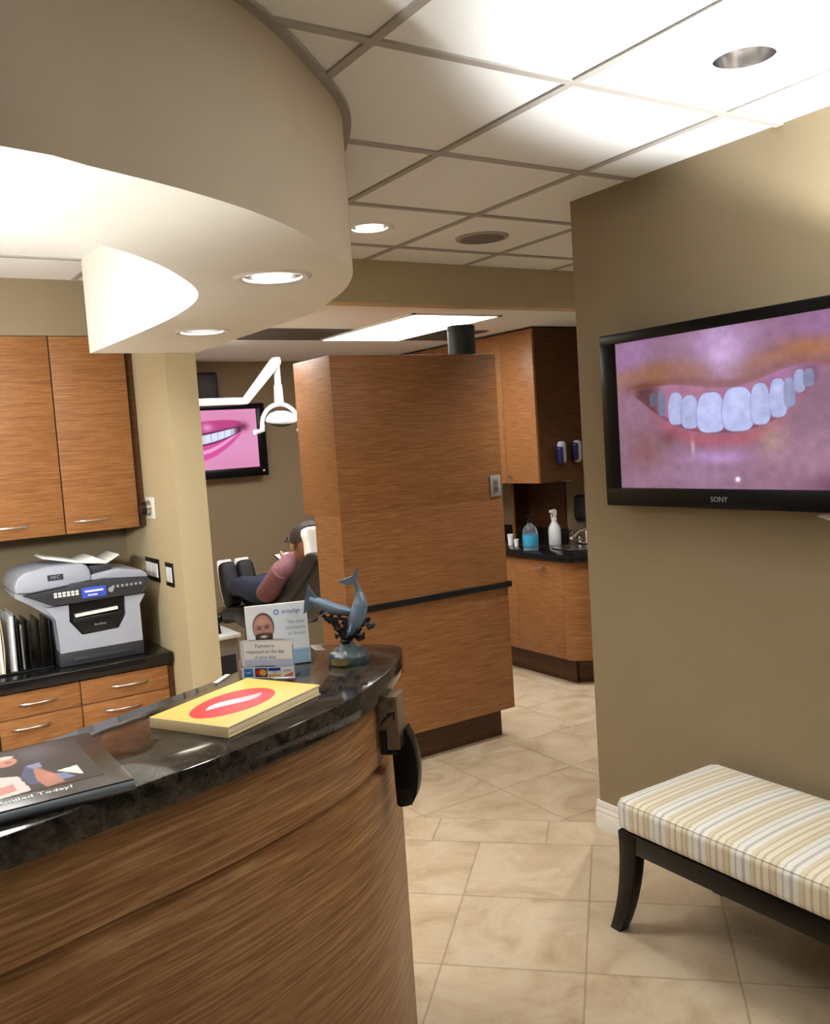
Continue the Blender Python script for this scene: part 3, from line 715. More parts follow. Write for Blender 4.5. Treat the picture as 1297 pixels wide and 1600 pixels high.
base_unit(.478, .904, 'wood drawer cabinet under the black files')
base_unit(.905, 1.328, 'wood drawer cabinet under the printer')
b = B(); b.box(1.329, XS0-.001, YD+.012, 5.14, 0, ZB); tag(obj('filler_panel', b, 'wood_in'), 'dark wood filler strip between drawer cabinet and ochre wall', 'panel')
base_unit(.05, .477, 'wood drawer cabinet at the far left of the back station')
b = B(); b.box(-.6, XS0-.002, YD-.02, 5.145, ZB+.001, .672, .012, 3); tag(obj('worktop', b, 'black_top'), 'black worktop carrying the printer and files', 'worktop')

YU = 4.70
def wall_unit(x0, x1, label, hx):
    t = thing('wall_cabinet', label, 'cabinet', ((x0+x1)/2, 4.9, 1.292), group='reception wall cabinets')
    b = B(); b.box(x0, x1, YU+.02, 5.14, 1.292, 2.261); obj('carcass', b, 'wood_in', t)
    b = B(); b.box(x0+.002, x1-.002, YU, YU+.019, 1.292, 2.259, .0015); d = obj('door', b, 'wood', t)
    b = B(); handle(b, hx-.085, hx+.085, YU, 1.350, .028, .0055); obj('handle', b, 'silver', d)
wall_unit(.956, 1.318, 'wood wall cabinet with a steel pull beside the ochre wall', 1.085)
wall_unit(.594, .954, 'wood wall cabinet left of the one with the steel pull', .700)
wall_unit(.232, .592, 'wood wall cabinet at the far left above the station', .36)
b = B(); b.box(1.319, XS0-.001, YU+.03, 5.14, 1.292, 2.261); tag(obj('filler_panel', b, 'wood_in'), 'dark wood filler strip between wall cabinet and ochre wall', 'panel')

# printer
PF = 4.52
t = thing('printer', 'light grey office printer with dark base and document feeder', 'printer', (1.03, PF+.2, .672))
b = B(); b.box(.834, 1.236, PF+.004, PF+.40, .674, .742, .004); b.box(.90, 1.17, PF-.001, PF+.02, .690, .712, .004); obj('paper_drawer', b, 'charcoal', t)
# body: outline with the slot cut out as a notch
b = B(); ol = [(.842, .742), (1.232, .742), (1.232, .925), (1.281, 1.003), (1.288, 1.044), (.668, 1.052), (.670, 1.030), (.738, .982), (.833, .907)]
b.prism(ol, 'y', PF+.03, PF+.40, .005)
b.prism([(.842, .742), (1.232, .742), (1.232, .925), (1.262, .970), (1.165, .972), (1.160, .886), (1.119, .822), (.948, .816), (.895, .888), (.898, .968), (.79, .968), (.833, .907)], 'y', PF, PF+.032)
obj('body', b, 'lightgrey', t)
b = B(); b.prism([(.895, .888), (.948, .816), (1.119, .822), (1.160, .886), (1.165, .972), (.898, .968)], 'y', PF+.022, PF+.032); b.prism([(.905, .885), (.950, .822), (1.116, .826), (1.153, .885), (1.14, .905), (.92, .90)], 'y', PF-.006, PF+.022, .003); ot = obj('output_tray', b, 'black', t)
b = B(); b.prism([(.925, .905), (1.125, .915), (1.125, .928), (.925, .918)], 'y', PF-.002, PF+.03); obj('output_paper', b, 'paper', t)
text('lettering', 'brother', .018, T(1.035, PF-.0065, .858) @ FRONT, 'letter_grey', ot, 'CENTER', .0002, local=False)
b = B(); b.prism([(.700, 1.040), (.738, 1.022), (.826, .976), (1.241, .981), (1.284, 1.036), (1.284, 1.050), (1.098, 1.067), (1.085, 1.074), (.915, 1.070), (.900, 1.058)], 'y', PF-.022, PF+.05, .003); pn = obj('control_panel', b, 'charcoal', t)
b = B(); b.box(.958, 1.072, PF-.0235, PF-.020, .993, 1.043, .001); obj('display', b, 'lcd', pn)
b = B(); b.box(.972, 1.058, PF-.0245, PF-.0232, 1.020, 1.029); b.box(.985, 1.030, PF-.0245, PF-.0232, 1.003, 1.009); obj('display_text', b, 'white', pn)
b = B()
for i in range(6):
    for j in range(2): b.box(.832+i*.0195, .846+i*.0195, PF-.0245, PF-.021, 1.014+j*.013, 1.024+j*.013)
obj('key', b, 'white', pn)
b = B()
for i in range(7): b.box(1.10+i*.022, 1.112+i*.022, PF-.0245, PF-.021, 1.024, 1.036)
b.tube([(1.095, PF-.024, 1.018), (1.095, PF-.020, 1.018)], .013, 14)
obj('key', b, 'letter_grey', pn)
b = B(); b.prism([(.668, 1.053), (.690, 1.053), (.738, 1.046), (.90, 1.060), (1.016, 1.072), (1.012, 1.122), (.995, 1.150), (.97, 1.158), (.812, 1.160), (.720, 1.148), (.684, 1.125), (.668, 1.085)], 'y', PF+.0, PF+.36, .010, 3)
fd = obj('document_feeder', b, 'lightgrey', t)
b = B(); b.box(.815, .886, PF-.002, PF+.002, 1.094, 1.122); obj('badge', b, 'charcoal', fd)
text('lettering', 'MFC', .022, T(.85, PF-.0025, 1.108) @ FRONT, 'letter_grey', fd, 'CENTER', .0002, local=False)
b = B(); b.prism([(1.012, 1.066), (1.10, 1.068), (1.287, 1.052), (1.282, 1.070), (1.257, 1.090), (1.14, 1.112), (1.012, 1.096)], 'y', PF+.01, PF+.38, .004); obj('scanner_lid', b, 'lightgrey', t)
b = B(); b.box(1.014, 1.12, PF+.03, PF+.33, 1.096, 1.135, .004); obj('feeder_slot', b, 'charcoal', t)
b = B(); b.prism([(.812, 1.196), (.97, 1.156), (1.008, 1.150), (1.104, 1.136), (1.172, 1.172), (1.166, 1.178), (1.10, 1.150), (1.045, 1.180), (.985, 1.164), (.820, 1.204)], 'y', PF+.06, PF+.28, .0015); obj('feed_tray', b, 'white', t)

# files on the worktop
ZW = .6722
t = thing('file_sorter', 'black desktop file sorter beside the printer', 'file sorter', (.75, 4.66, ZW))
b = B(); b.box(.50, .815, 4.56, 4.80, ZW+.0005, ZW+.012, .002); obj('tray', b, 'black', t)
for k, (x, h_) in enumerate(((.502, .20), (.665, .27), (.715, .245), (.765, .24), (.808, .235))):
    b = B(); b.box(x, x+.006, 4.57, 4.79, ZW+.010, ZW+h_, .002); obj('divider', b, 'black', t)
def folder(x, th, y0, y1, h_, mt, label, lean=0, curve=0):
    t = thing('file_folder', label, 'folder', (x, (y0+y1)/2, ZW+.0125), group='folders in the file sorter')
    def leaf(off, dx):
        pts = [(off+lean*(k/8)+dx*math.sin(PI*k/8), h_*k/8) for k in range(9)]
        return [(p[0], p[1]) for p in pts]
    for off, dx in ((0, -curve), (th, curve)):
        l_ = leaf(off, dx); b = B(); b.prism(l_+[(p[0]+.0014, p[1]) for p in l_[::-1]], 'y', y0-t.location.y, y1-t.location.y); obj('cover', b, mt, t, local=True)
    b = B(); b.box(.002, th-.001, y0+.02-t.location.y, y1-.015-t.location.y, .0, h_*.94); 
    for v in b.bm.verts: v.co.x += lean*v.co.z/h_
    obj('sheets', b, 'paper', t, local=True)
folder(.515, .030, 4.575, 4.79, .245, 'paper', 'white folder at the far left of the file sorter', .01)
folder(.577, .020, 4.55, 4.79, .262, 'manila', 'cream folder bowing open in the file sorter', .0, .006)
folder(.628, .024, 4.565, 4.79, .275, 'lightgrey', 'pale grey tall folder in the file sorter', .004)
folder(.680, .012, 4.575, 4.79, .225, 'black_soft', 'black folder beside the printer in the file sorter', .0)

# switches and outlet on the ochre wall (faces -X)
def plate(y0, y1, z0, z1, label, rock, mt='black', name='switch_plate', cat='light switch'):
    t = thing(name, label, cat, (XS0-.003, (y0+y1)/2, z0))
    b = B(); b.box(XS0-.006, XS0-.0002, y0, y1, z0, z1, .0015); obj('plate', b, mt, t)
    w = (y1-y0-.024)/rock
    for k in range(rock):
        b = B(); b.box(XS0-.009, XS0-.0055, y0+.012+k*w+.002, y0+.012+(k+1)*w-.002, z0+.022, z1-.022, .001); obj('rocker', b, 'white', t)
plate(4.568, 4.795, 1.008, 1.124, 'wide black switch plate with white rockers beside the printer', 4)
plate(4.345, 4.462, 1.004, 1.122, 'smaller black switch plate nearest the ochre wall end', 2)
t = thing('wall_outlet', 'white wall plate high on the ochre wall by the wall cabinet', 'outlet', (XS0-.003, 4.64, 1.332))
b = B(); b.box(XS0-.007, XS0-.0002, 4.562, 4.69, 1.332, 1.442, .002); obj('plate', b, 'white', t)
t = thing('dimmer_knob', 'round grey and black control on the white wall plate', 'wall control', (XS0-.03, 4.636, 1.385))
b = B(); b.tube([(XS0-.0075, 4.632, 1.385), (XS0-.030, 4.632, 1.385)], [.040, .037], 28); obj('collar', b, 'silver', t)
b = B(); b.tube([(XS0-.0302, 4.632, 1.385), (XS0-.052, 4.632, 1.385)], [.035, .030], 28); obj('knob', b, 'black', t)

# office chair behind the desk
t = thing('office_chair', 'black office chair tucked behind the reception desk', 'chair', (.12, 3.0, 0))
b = B(); b.rbox((.12, 3.0, .47), (.25, .24, .045), .04, 8, .012); obj('seat', b, 'black_soft', t)
b = B(); b.rbox((.10, 3.0, .72), (.262, .035, .140), .03, 8); obj('backrest', b, 'black_soft', t)
b = B(); b.tube([(.12, 3.2, .43), (.12, 3.12, .42), (.12, 3.06, .52), (.12, 3.03, .66)], .018, 8); obj('back_support', b, 'black', t)
b = B(); b.tube([(.12, 3.0, .10), (.12, 3.0, .43)], [.03, .022], 14); obj('gas_post', b, 'black', t)
for k in range(5):
    a = 2*PI*k/5+.3; ca, sa = math.cos(a), math.sin(a)
    b = B(); b.tube([(.12+.02*ca, 3+.02*sa, .11), (.12+.26*ca, 3+.26*sa, .075)], [.022, .014], 8); lg = obj('leg', b, 'black', t)
    b = B(); b.tube([(.12+.26*ca-.012*sa, 3+.26*sa+.012*ca, .028), (.12+.26*ca+.012*sa, 3+.26*sa-.012*ca, .028)], .028, 14); obj('caster', b, 'black', lg)

# ================================================================== TALL WOOD PARTITION
YT = 3.84
t = thing('tall_cabinet', 'tall free-standing wood partition cabinet with a black band', 'cabinet', (2.52, 4.0, 0))
b = B(); b.box(2.028, 3.016, YT, 4.235, 1.30, 2.066, .002); b.box(2.028, 3.010, YT, 4.235, 1.2995, 1.301); obj('upper_body', b, 'wood', t)
b = B(); b.prism([(2.028, YT), (3.012, YT), (3.012, 4.115), (2.028, 4.115)], 'z', .160, 1.2995); obj('lower_body', b, 'wood', t)
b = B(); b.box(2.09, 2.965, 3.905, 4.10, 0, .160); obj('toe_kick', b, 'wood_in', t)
b = B(); b.box(2.020, 3.034, YT-.012, 4.10, .822, .852, .002); obj('band', b, 'black_strip', t)
t = thing('outlet_plate', 'steel outlet plate on the right edge of the wood partition', 'outlet', (2.966, YT-.003, 1.316))
b = B(); b.box(2.932, 3.000, YT-.006, YT-.0002, 1.316, 1.428, .0015); obj('plate', b, 'trim_grey', t)
b = B(); b.box(2.950, 2.982, YT-.0085, YT-.0055, 1.338, 1.406, .001); rc = obj('receptacle', b, 'grey_band', t)
b = B(); b.box(2.958, 2.961, YT-.0095, YT-.008, 1.382, 1.394); b.box(2.970, 2.973, YT-.0095, YT-.008, 1.382, 1.394); b.box(2.958, 2.961, YT-.0095, YT-.008, 1.352, 1.364); b.box(2.970, 2.973, YT-.0095, YT-.008, 1.352, 1.364); obj('slot', b, 'black', rc)
t = thing('canister', 'dark grey cylindrical canister on top of the wood partition', 'canister', (2.955, 4.05, 2.0665))
b = B(); b.lathe([(.070, 0), (.074, .004), (.074, .155)], n=36); obj('body', b, 'duct', t, local=True)
b = B(); b.lathe([(.0755, .148), (.0765, .152), (.0765, .170), (.072, .174)], n=36); obj('lid', b, 'duct', t, local=True)

# ================================================================== CORRIDOR CABINETS AND SINK
XU = 3.962
y = 4.65
for i, (y1, lab) in enumerate(((4.99, 'wall cabinet over the sink, its dark end facing the corridor'), (5.33, 'wall cabinet above the sink, second from the dark end panel'), (5.80, 'wall cabinet beyond the sink, mostly hidden by the wood partition'), (6.35, 'farthest wall cabinet behind the wood partition'))):
    t = thing('wall_cabinet', lab, 'cabinet', (4.2, (y+y1)/2, 1.297), group='corridor wall cabinets')
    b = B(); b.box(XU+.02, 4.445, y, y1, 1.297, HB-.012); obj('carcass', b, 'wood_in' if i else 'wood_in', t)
    b = B(); b.box(XU, XU+.019, y+.001, y1-.002, 1.297, HB-.014, .0015); d = obj('door', b, 'wood', t)
    b = B(); yc = y1-.05 if i % 2 == 0 else y+.06; b.tube([(XU+.001, yc, 1.345), (XU-.014, yc, 1.345), (XU-.022, yc, 1.345)], [.006, .006, .012], 12); obj('knob', b, 'silver', d)
    y = y1
# dispensers on the dark end panel
def disp(x, label, flip):
    t = thing('wall_dispenser', label, 'dispenser', (x, 4.65, 1.415), group='oval dispensers')
    b = B(); b.rbox((x, 4.65-.028, 1.492), (.030, .026, .076), .025, 8); obj('housing', b, 'lightgrey', t)
    b = B(); b.rbox((x-.022 if not flip else x-.026, 4.65-.034, 1.472 if not flip else 1.492), (.020, .024, .062), .018, 6); obj('window', b, 'navy', t)
disp(4.150, 'oval white and navy dispenser left on the dark cabinet end', False)
disp(4.290, 'oval white dispenser right on the dark cabinet end', True)
XB = 3.862
b = B(); pts = [(XB, 6.3), (XB, 4.36)]+[(XB+.20-.20*math.cos(a), 4.36-.16*math.sin(a)) for a in np.linspace(.15, PI/2, 8)]+[(4.44, 4.20), (4.44, 6.3)]
t = thing('sink_cabinet', 'wood base cabinet with a rounded end under the corridor sink', 'cabinet', (4.1, 5.2, 0))
ins = lambda P_, d: [(p[0]+(d if p[0] < 4.4 else 0), p[1]+(d if p[1] < 4.36 else 0)) for p in P_]
b.prism(ins(pts, .022), 'z', .165, .806); obj('carcass', b, 'wood_in', t)
b = B(); b.prism(ins(pts, .085), 'z', 0, .165); obj('toe_kick', b, 'wood_in', t)
for k, (y0, y1) in enumerate(((4.362, 4.823), (4.8245, 5.26), (5.264, 5.72), (5.724, 6.29))):
    b = B(); b.box(XB, XB+.02, y0, y1, .172, .803, .0015); d = obj('door', b, 'wood', t)
    b = B(); ym = y0+.20 if k == 0 else (y0+y1)/2
    b.tube([(XB+.001, ym-.04, .757), (XB-.022, ym-.036, .757), (XB-.026, ym, .757), (XB-.022, ym+.036, .757), (XB+.001, ym+.04, .757)], .006, 8); obj('handle', b, 'silver', d)
b = B(); cv = [(p[0], p[1]) for p in pts[1:10]]
cu = [Vector(p) for p in cv]; A_ = cu; 
b.prism([tuple(p) for p in cu]+[tuple(p) for p in offset(cu, .018)[::-1]], 'z', .172, .803); obj('curved_panel', b, 'wood', t)
b = B(); tp = [(p[0]-.02 if p[0] < 4.4 else 4.445, p[1]-(.02 if p[1] < 4.36 else 0)) for p in pts]
b.prism(tp, 'z', .807, .846, .003); b.box(4.425, 4.4445, 4.92, 6.3, .846, .93)
tag(obj('worktop', b, 'black_top'), 'black worktop around the corridor sink', 'worktop')
b = B(); b.box(4.436, 4.449, 4.935, 5.345, .9305, 1.2968); b.box(4.30, 4.449, 5.345, 5.36, .932, 1.2968)
tag(obj('splash_panel', b, 'wood_in'), 'dark wood splash panel behind the sink bottles', 'panel')
b = B(); b.box(4.285, 4.299, 5.335, 5.365, .8465, 1.2965, .002)
tag(obj('support_post', b, 'wood'), 'slim pale wood post under the corridor wall cabinets', 'post')
ZK = .8463
t = thing('mouthwash_bottle', 'large clear bottle with blue contents and black pump', 'bottle', (3.93, 4.735, ZK))
b = B(); b.lathe([(.001, .0), (.048, 0), (.052, .006), (.052, .115), (.047, .145), (.032, .168), (.018, .178), (.016, .192)], n=32, cap=False); obj('bottle', b, 'clear', t, local=True)
b = B(); b.lathe([(.001, .004), (.046, .006), (.0465, .10), (.001, .101)], n=32, cap=False); obj('contents', b, plain('pale_blue_fluid', (150, 196, 210), .2, var=.05), t, local=True)
b = B(); b.lathe([(.0525, .03), (.0530, .032), (.0530, .108), (.0525, .110)], n=40, cap=False)
for v in list(b.bm.verts):
    pass
obj('wrap_label', b, 'blue_liquid', t, local=True)
b = B(); b.lathe([(.019, .190), (.019, .206), (.008, .210), (.006, .226), (.012, .228), (.012, .240), (.001, .242)], n=20, cap=False); b.tube([(0, 0, .235), (-.035, 0, .232)], [.006, .005], 8); obj('pump', b, 'black', t, local=True)
t = thing('spray_bottle', 'frosted white trigger spray bottle beside the faucet', 'bottle', (4.205, 4.80, ZK))
b = B(); b.lathe([(.001, 0), (.040, 0), (.043, .006), (.043, .105), (.040, .125), (.026, .150), (.018, .165), (.017, .175)], n=28, cap=False); obj('bottle', b, 'frost', t, local=True)
b = B(); b.lathe([(.020, .172), (.020, .192), (.012, .196)], n=20); b.prism([(-.034, .228), (-.034, .246), (.010, .252), (.022, .236), (.018, .200), (-.008, .196), (-.010, .222)], 'y', -.012, .012, .004); sh = obj('spray_head', b, 'white', t, local=True)
b = B(); b.tube([(-.020, 0, .224), (-.027, 0, .206), (-.022, 0, .192)], .004, 8); obj('trigger', b, 'white', sh, local=True)
t = thing('faucet', 'chrome faucet at the corridor sink', 'faucet', (4.34, 4.62, ZK))
b = B(); b.rbox((4.34, 4.62, ZK+.010), (.028, .10, .010), .009, 6); obj('deck_plate', b, 'chrome', t)
b = B(); b.tube([(4.34, 4.62, ZK+.015), (4.34, 4.62, ZK+.085), (4.325, 4.62, ZK+.105), (4.27, 4.62, ZK+.100), (4.20, 4.62, ZK+.070), (4.185, 4.62, ZK+.055)], [.018, .015, .014, .013, .012, .011], 14); obj('spout', b, 'chrome', t)
for s_ in (-1, 1):
    b = B(); b.tube([(4.34, 4.62+s_*.075, ZK+.015), (4.34, 4.62+s_*.075, ZK+.045)], [.017, .013], 14); b.tube([(4.34, 4.62+s_*.075, ZK+.048), (4.30, 4.62+s_*.10, ZK+.058)], [.008, .006], 8); obj('handle', b, 'chrome', t)
t = thing('sink', 'stainless steel sink bowl rim in the corridor worktop', 'sink', (4.16, 4.56, ZK))
b = B(); b.lathe([(.17, .004), (.165, .007), (.150, .004), (.135, .0015), (.001, .0012)], n=40, cap=False)
for v in b.bm.verts: v.co.x *= .78
obj('bowl', b, 'silver', t, local=True)
t = thing('soap_pump', 'small chrome soap pump behind the faucet', 'soap pump', (4.372, 4.80, ZK))
b = B(); b.lathe([(.018, 0), (.018, .05), (.010, .055), (.008, .085)], n=18); b.tube([(0, 0, .083), (-.05, 0, .078)], [.007, .006], 8); obj('body', b, 'chrome', t, local=True)
for i, (x, yy, r, h_, lab) in enumerate(((4.05, 5.10, .022, .075, 'taller white cup beside the clear pump bottle'), (4.02, 5.00, .018, .048, 'shorter white cup nearest the clear pump bottle'))):
    t = thing('cup', lab, 'cup', (x, yy, ZK), group='white cups by the sink')
    b = B(); b.lathe([(.001, 0), (r*.8, 0), (r, h_), (r*.93, h_), (r*.75, .004), (.001, .004)], n=24, cap=False); obj('wall', b, 'white', t, local=True)
    b = B(); b.lathe([(r, h_-.002), (r+.002, h_), (r, h_+.002), (r-.002, h_)], n=24, cap=False); obj('rolled_rim', b, 'white', t, local=True)
t = thing('dark_wall_form', 'dark round-fronted shape on the tan wall over the faucet', 'dispenser', (4.41, 4.72, .98))  # dark rounded form standing proud of the tan wall
b = B(); b.rbox((4.405, 4.71, 1.09), (.043, .075, .095), .035, 8); obj('housing', b, 'black_soft', t)
b = B(); b.box(4.37, 4.44, 4.66, 4.76, .985, 1.0, .003); obj('lower_strip', b, 'charcoal', t)
t = thing('undercabinet_lamp', 'small pale puck lamp under the corridor wall cabinet', 'lamp', (4.30, 4.75, 1.285))
b = B(); b.lathe([(.03, 0), (.034, .004), (.034, .0115)], n=24); obj('puck', b, 'trim_grey', t, local=True)

# ================================================================== RIGHT WALL: TELEVISION, BENCH
XT = 2.470; y0, y1, z0, z1 = 1.462, 2.510, 1.350, 1.984
t = thing('television', 'large black television with a toothy smile on the right wall', 'television', (2.51, 1.99, z0))
b = B(); b.box(XT+.012, XT+.055, y0+.02, y1-.02, z0+.02, z1-.02, .008); obj('housing', b, 'black', t)
b = B(); b.box(XT+.055, XR-.0005, 1.82, 2.16, 1.52, 1.82, .004); obj('wall_bracket', b, 'black', t)
b = B(); S0, S1, Z0, Z1 = 1.515, 2.432, 1.418, 1.945
b.box(XT-.004, XT+.03, y0, y1, z0, Z0, .005); b.box(XT-.004, XT+.03, y0, y1, Z1, z1, .005); b.box(XT-.0035, XT+.03, y0, S0, z0+.01, z1-.01, .004); b.box(XT-.0035, XT+.03, S1, y1, z0+.01, z1-.01, .004)
bz = obj('bezel', b, 'black_gloss', t)
text('lettering', 'SONY', .026, T(XT-.0045, 1.99, 1.382) @ WEST, 'letter_grey', bz, 'CENTER', .0003, local=False)
TE = [(.187, .363, .449, .016, .50), (.229, .350, .516, .017, .62), (.297, .372, .577, .033, .93), (.362, .398, .607, .037, .92), (.456, .392, .637, .057, 1.0), (.572, .376, .637, .060, 1.0), (.664, .366, .606, .036, .95), (.734, .350, .569, .030, .96), (.777, .350, .516, .019, .78), (.815, .312, .438, .019, .86), (.849, .312, .411, .018, .70)]
def smile_fn(U, V):
    n1 = vn(U, V, 9, 6, 1); n2 = vn(U, V, 34, 22, 2); n3 = vn(U, V, 90, 60, 3)
    lp = np.polyfit([0, .037, .175, .312, .432, .528, .622, .697, .769, .831, .877, 1], [.36, .343, .322, .318, .352, .372, .354, .315, .298, .283, .290, .31], 7)
    lw = np.polyfit([0, .06, .143, .25, .321, .406, .489, .608, .683, .756, .813, .868, .93, 1], [.34, .36, .43, .565, .612, .646, .654, .645, .615, .565, .490, .395, .33, .30], 7)
    up = np.polyval(lp, U); lo = np.polyval(lw, U)
    im = fill(U, (142, 106, 126)); im = lay(im, n1, (166, 122, 144), .5)
    im = lay(im, gau(U, V, .10, .12, .14, .20), (160, 122, 172), .8); im = lay(im, gau(U, V, .92, .08, .20, .18), (156, 110, 158), .85)
    im = lay(im, gau(U, V, .50, .06, .16, .14), (190, 150, 200), .8); im = lay(im, gau(U, V, .52, .17, .095, .13), (212, 178, 226), 1.0)
    hi = gau(U, V*0, .52, 0, .085, 1)
    im = lay(im, np.exp(-((V-(up-.085))/.07)**2)*(1-.85*hi), (162, 112, 92), .75)
    im = lay(im, np.exp(-((V-(up-.02))/.026)**2)*ss(.03, .15, U), (146, 96, 96), .75)
    im = lay(im, gau(U, V, .20, .24, .08, .09), (150, 98, 62), .6); im = lay(im, gau(U, V, .86, .20, .12, .05), (170, 112, 78), .8); im = lay(im, gau(U, V, .16, .32, .10, .035), (104, 62, 42), .8)
    im = lay(im, np.exp(-((V-(lo+.035))/.045)**2)*ss(.12, .28, U)*(1-ss(.66, .8, U)), (180, 96, 112), .85)
    im = lay(im, gau(U, V, .477, .80, .15, .05), (192, 150, 206), .9); im = lay(im, gau(U, V, .717, .71, .06, .10), (190, 152, 138), .8); im = lay(im, gau(U, V, .84, .80, .14, .14), (174, 134, 160), .7)
    im = lay(im, gau(U, V, .14, .74, .08, .12), (138, 88, 86), .7); im = lay(im, gau(U, V, .255, .66, .04, .045), (122, 70, 72), .7); im = lay(im, gau(U, V, .95, .97, .12, .06), (110, 66, 92), .8); im = lay(im, gau(U, V, .40, .92, .2, .07), (172, 132, 172), .6)
    im = lay(im, gau(U, V, .37, .73, .008, .05), (226, 190, 214), .7)
    mo = ss(0, .012, V-up)*ss(0, .012, lo-V)*ss(.07, .13, U)*(1-ss(.87, .90, U))
    im = lay(im, mo, (174, 118, 148))
    im = lay(im, mo*ss(.62, .74, U)*(1-ss(.0, .08, V-up-.03)), (160, 118, 168), .5)
    im = lay(im, mo*(1-ss(.16, .26, U)), (84, 52, 52), .85); im = lay(im, mo*ss(.78, .86, U), (120, 82, 112), .6)
    im = lay(im, mo*ss(.0, .03, V-lo+.045)*(1-ss(.70, .76, U)), (120, 66, 78), .7)
    for cx, a, c, w_, br in TE:
        w_ = w_*1.04; x = (U-cx)/w_; y = (V-(a+c)/2)/((c-a)/2)
        r = np.abs(x)**3.0*(1+1.3*np.clip(-y, 0, 1)**1.6)*.78+np.abs(y)**4.5*(1-.25*np.clip(y, 0, 1))
        col = np.array((192, 198, 244))*br
        im = lay(im, (1-ss(1.0, 1.2, r))*.55, (138, 104, 140)); m = 1-ss(.88, 1.0, r); im = lay(im, m, col)
        im = lay(im, m*gau(U, V, cx, a+(c-a)*.3, w_*.5, .05), np.minimum(255, col*1.07), .7)
    im = lay(im, gau(U, V, .562, .937, .009, .014), (248, 236, 250), 1.6)
    return im*(.94+.09*n2[..., None])*(.97+.05*n3[..., None])
picture('screen', smile_fn, S1-S0+.004, Z1-Z0+.004, 360, 210, T(XT+.0005, (S0+S1)/2, (Z0+Z1)/2) @ WEST, 'vc_screen', t, local=False)
b = B(); b.tube([(2.50, 1.60, 1.3435), (2.51, 1.66, 1.338), (2.515, 1.60, 1.322), (2.52, 1.50, 1.318), (2.52, 1.40, 1.30)], .006, 8)
tag(obj('power_cable', b, 'white'), 'white cable drooping below the television', 'cable')

# bench
X0, X1, Y0, Y1 = 2.016, 2.500, .86, 2.085
t = thing('bench', 'low backless bench with striped cream cushion and dark frame', 'bench', ((X0+X1)/2, (Y0+Y1)/2, 0))
b = B(); b.rbox(((X0+X1)/2, (Y0+Y1)/2, .406), ((X1-X0)/2, (Y1-Y0)/2, .052), .026, 14, .014); cs = obj('cushion', b, 'stripe', t, ang=60)
b = B(); r_ = .016; zz = .452
pp = [(X0+.008+r_, Y0+.008), (X1-.008-r_, Y0+.008), (X1-.008, Y0+.008+r_), (X1-.008, Y1-.008-r_), (X1-.008-r_, Y1-.008), (X0+.008+r_, Y1-.008), (X0+.008, Y1-.008-r_), (X0+.008, Y0+.008+r_), (X0+.008+r_, Y0+.008)]
b.tube([(p[0], p[1], zz-.002) for p in pp], .0035, 8); obj('piping', b, 'stripe', cs)
b = B(); b.box(X0+.006, X0+.042, Y0+.02, Y1-.02, .292, .356, .003); b.box(X1-.042, X1-.006, Y0+.02, Y1-.02, .292, .356, .003); b.box(X0+.01, X1-.01, Y1-.045, Y1-.008, .292, .356, .003); b.box(X0+.01, X1-.01, Y0+.008, Y0+.045, .292, .356, .003)
b.box(X0+.02, X1-.02, Y0+.03, Y1-.03, .335, .3555); obj('frame', b, 'espresso', t)
for x in (X0+.026, X1-.026):
    for s_ in (1, -1):
        ye = Y1-.045 if s_ > 0 else Y0+.045
        prf = []
        for k in range(9):
            q = k/8; prf.append((q, .352*(1-q), .040-.018*q, (.075 if x < 2.2 else .012)*q**2.2))
        left = [(ye+s_*(dy-w_), z_) for q, z_, w_, dy in prf]; right = [(ye+s_*(dy+w_), z_) for q, z_, w_, dy in prf]
        b = B(); b.prism(left+right[::-1], 'x', x-.021, x+.021, .003); obj('leg', b, 'espresso', t, ang=25)

# ================================================================== TREATMENT AREA
t = thing('television', 'black television with smiling pink lips on the treatment room wall', 'television', (2.42, 6.7, 1.44))
b = B(); b.box(2.0, 2.82, 6.66, 6.7495, 1.5, 1.94, .01); obj('housing', b, 'black', t)
b = B(); b.box(1.93, 2.905, 6.64, 6.67, 1.440, 1.512, .006); b.box(1.93, 2.905, 6.64, 6.67, 1.962, 2.005, .006); b.box(1.93, 2.0, 6.641, 6.67, 1.45, 2.0, .005); b.box(2.835, 2.905, 6.641, 6.67, 1.45, 2.0, .005); obj('bezel', b, 'black_gloss', t)
b = B(); b.box(2.855, 2.872, 6.6385, 6.6415, 1.474, 1.486); obj('power_light', b, 'white', t)
def lips_fn(U, V):
    im = fill(U, (228, 152, 196)); im = lay(im, gau(U, V, .7, .12, .35, .12), (222, 136, 176), .7); im = lay(im, gau(U, V, .8, .95, .3, .2), (216, 134, 176), .6)
    q = np.clip(np.abs(U-.42)-.04, 0, 1)/.39
    band = lambda c, h: (1-ss(.8, 1.05, np.abs((V-c)/(h+.004))))*(1-ss(.93, 1.02, q))
    e = np.sqrt(np.clip(1-(q/1.05)**2, 0, 1))
    upc = .32-.06*q; loc_ = .70-.36*q**1.5; tc = .49-.16*q**1.3
    im = lay(im, band(upc, .135*e), (190, 70, 132)); im = lay(im, band(loc_, .125*e+.01), (216, 84, 160))
    im = lay(im, band(loc_-.0, .03*e), (250, 186, 228), .8); im = lay(im, gau(U, V, .52, .29, .05, .06), (236, 160, 210), .9)
    im = lay(im, band(tc, .105*e), (84, 26, 60)); im = lay(im, band(tc+.0, .075*e)*(1-ss(.70, .95, q)), (226, 230, 252))
    for k in range(1, 6): im = lay(im, band(tc, .07*e)*gau(U, V*0, .42+.065*k, 0, .004, 1), (150, 140, 190), .7)
    im = lay(im, gau(U, V, .86, .30, .05, .07), (110, 36, 66), .9)
    return im
picture('screen', lips_fn, .845, .46, 130, 80, T(2.4175, 6.650, 1.737) @ FRONT, 'vc_screen', t, local=False)
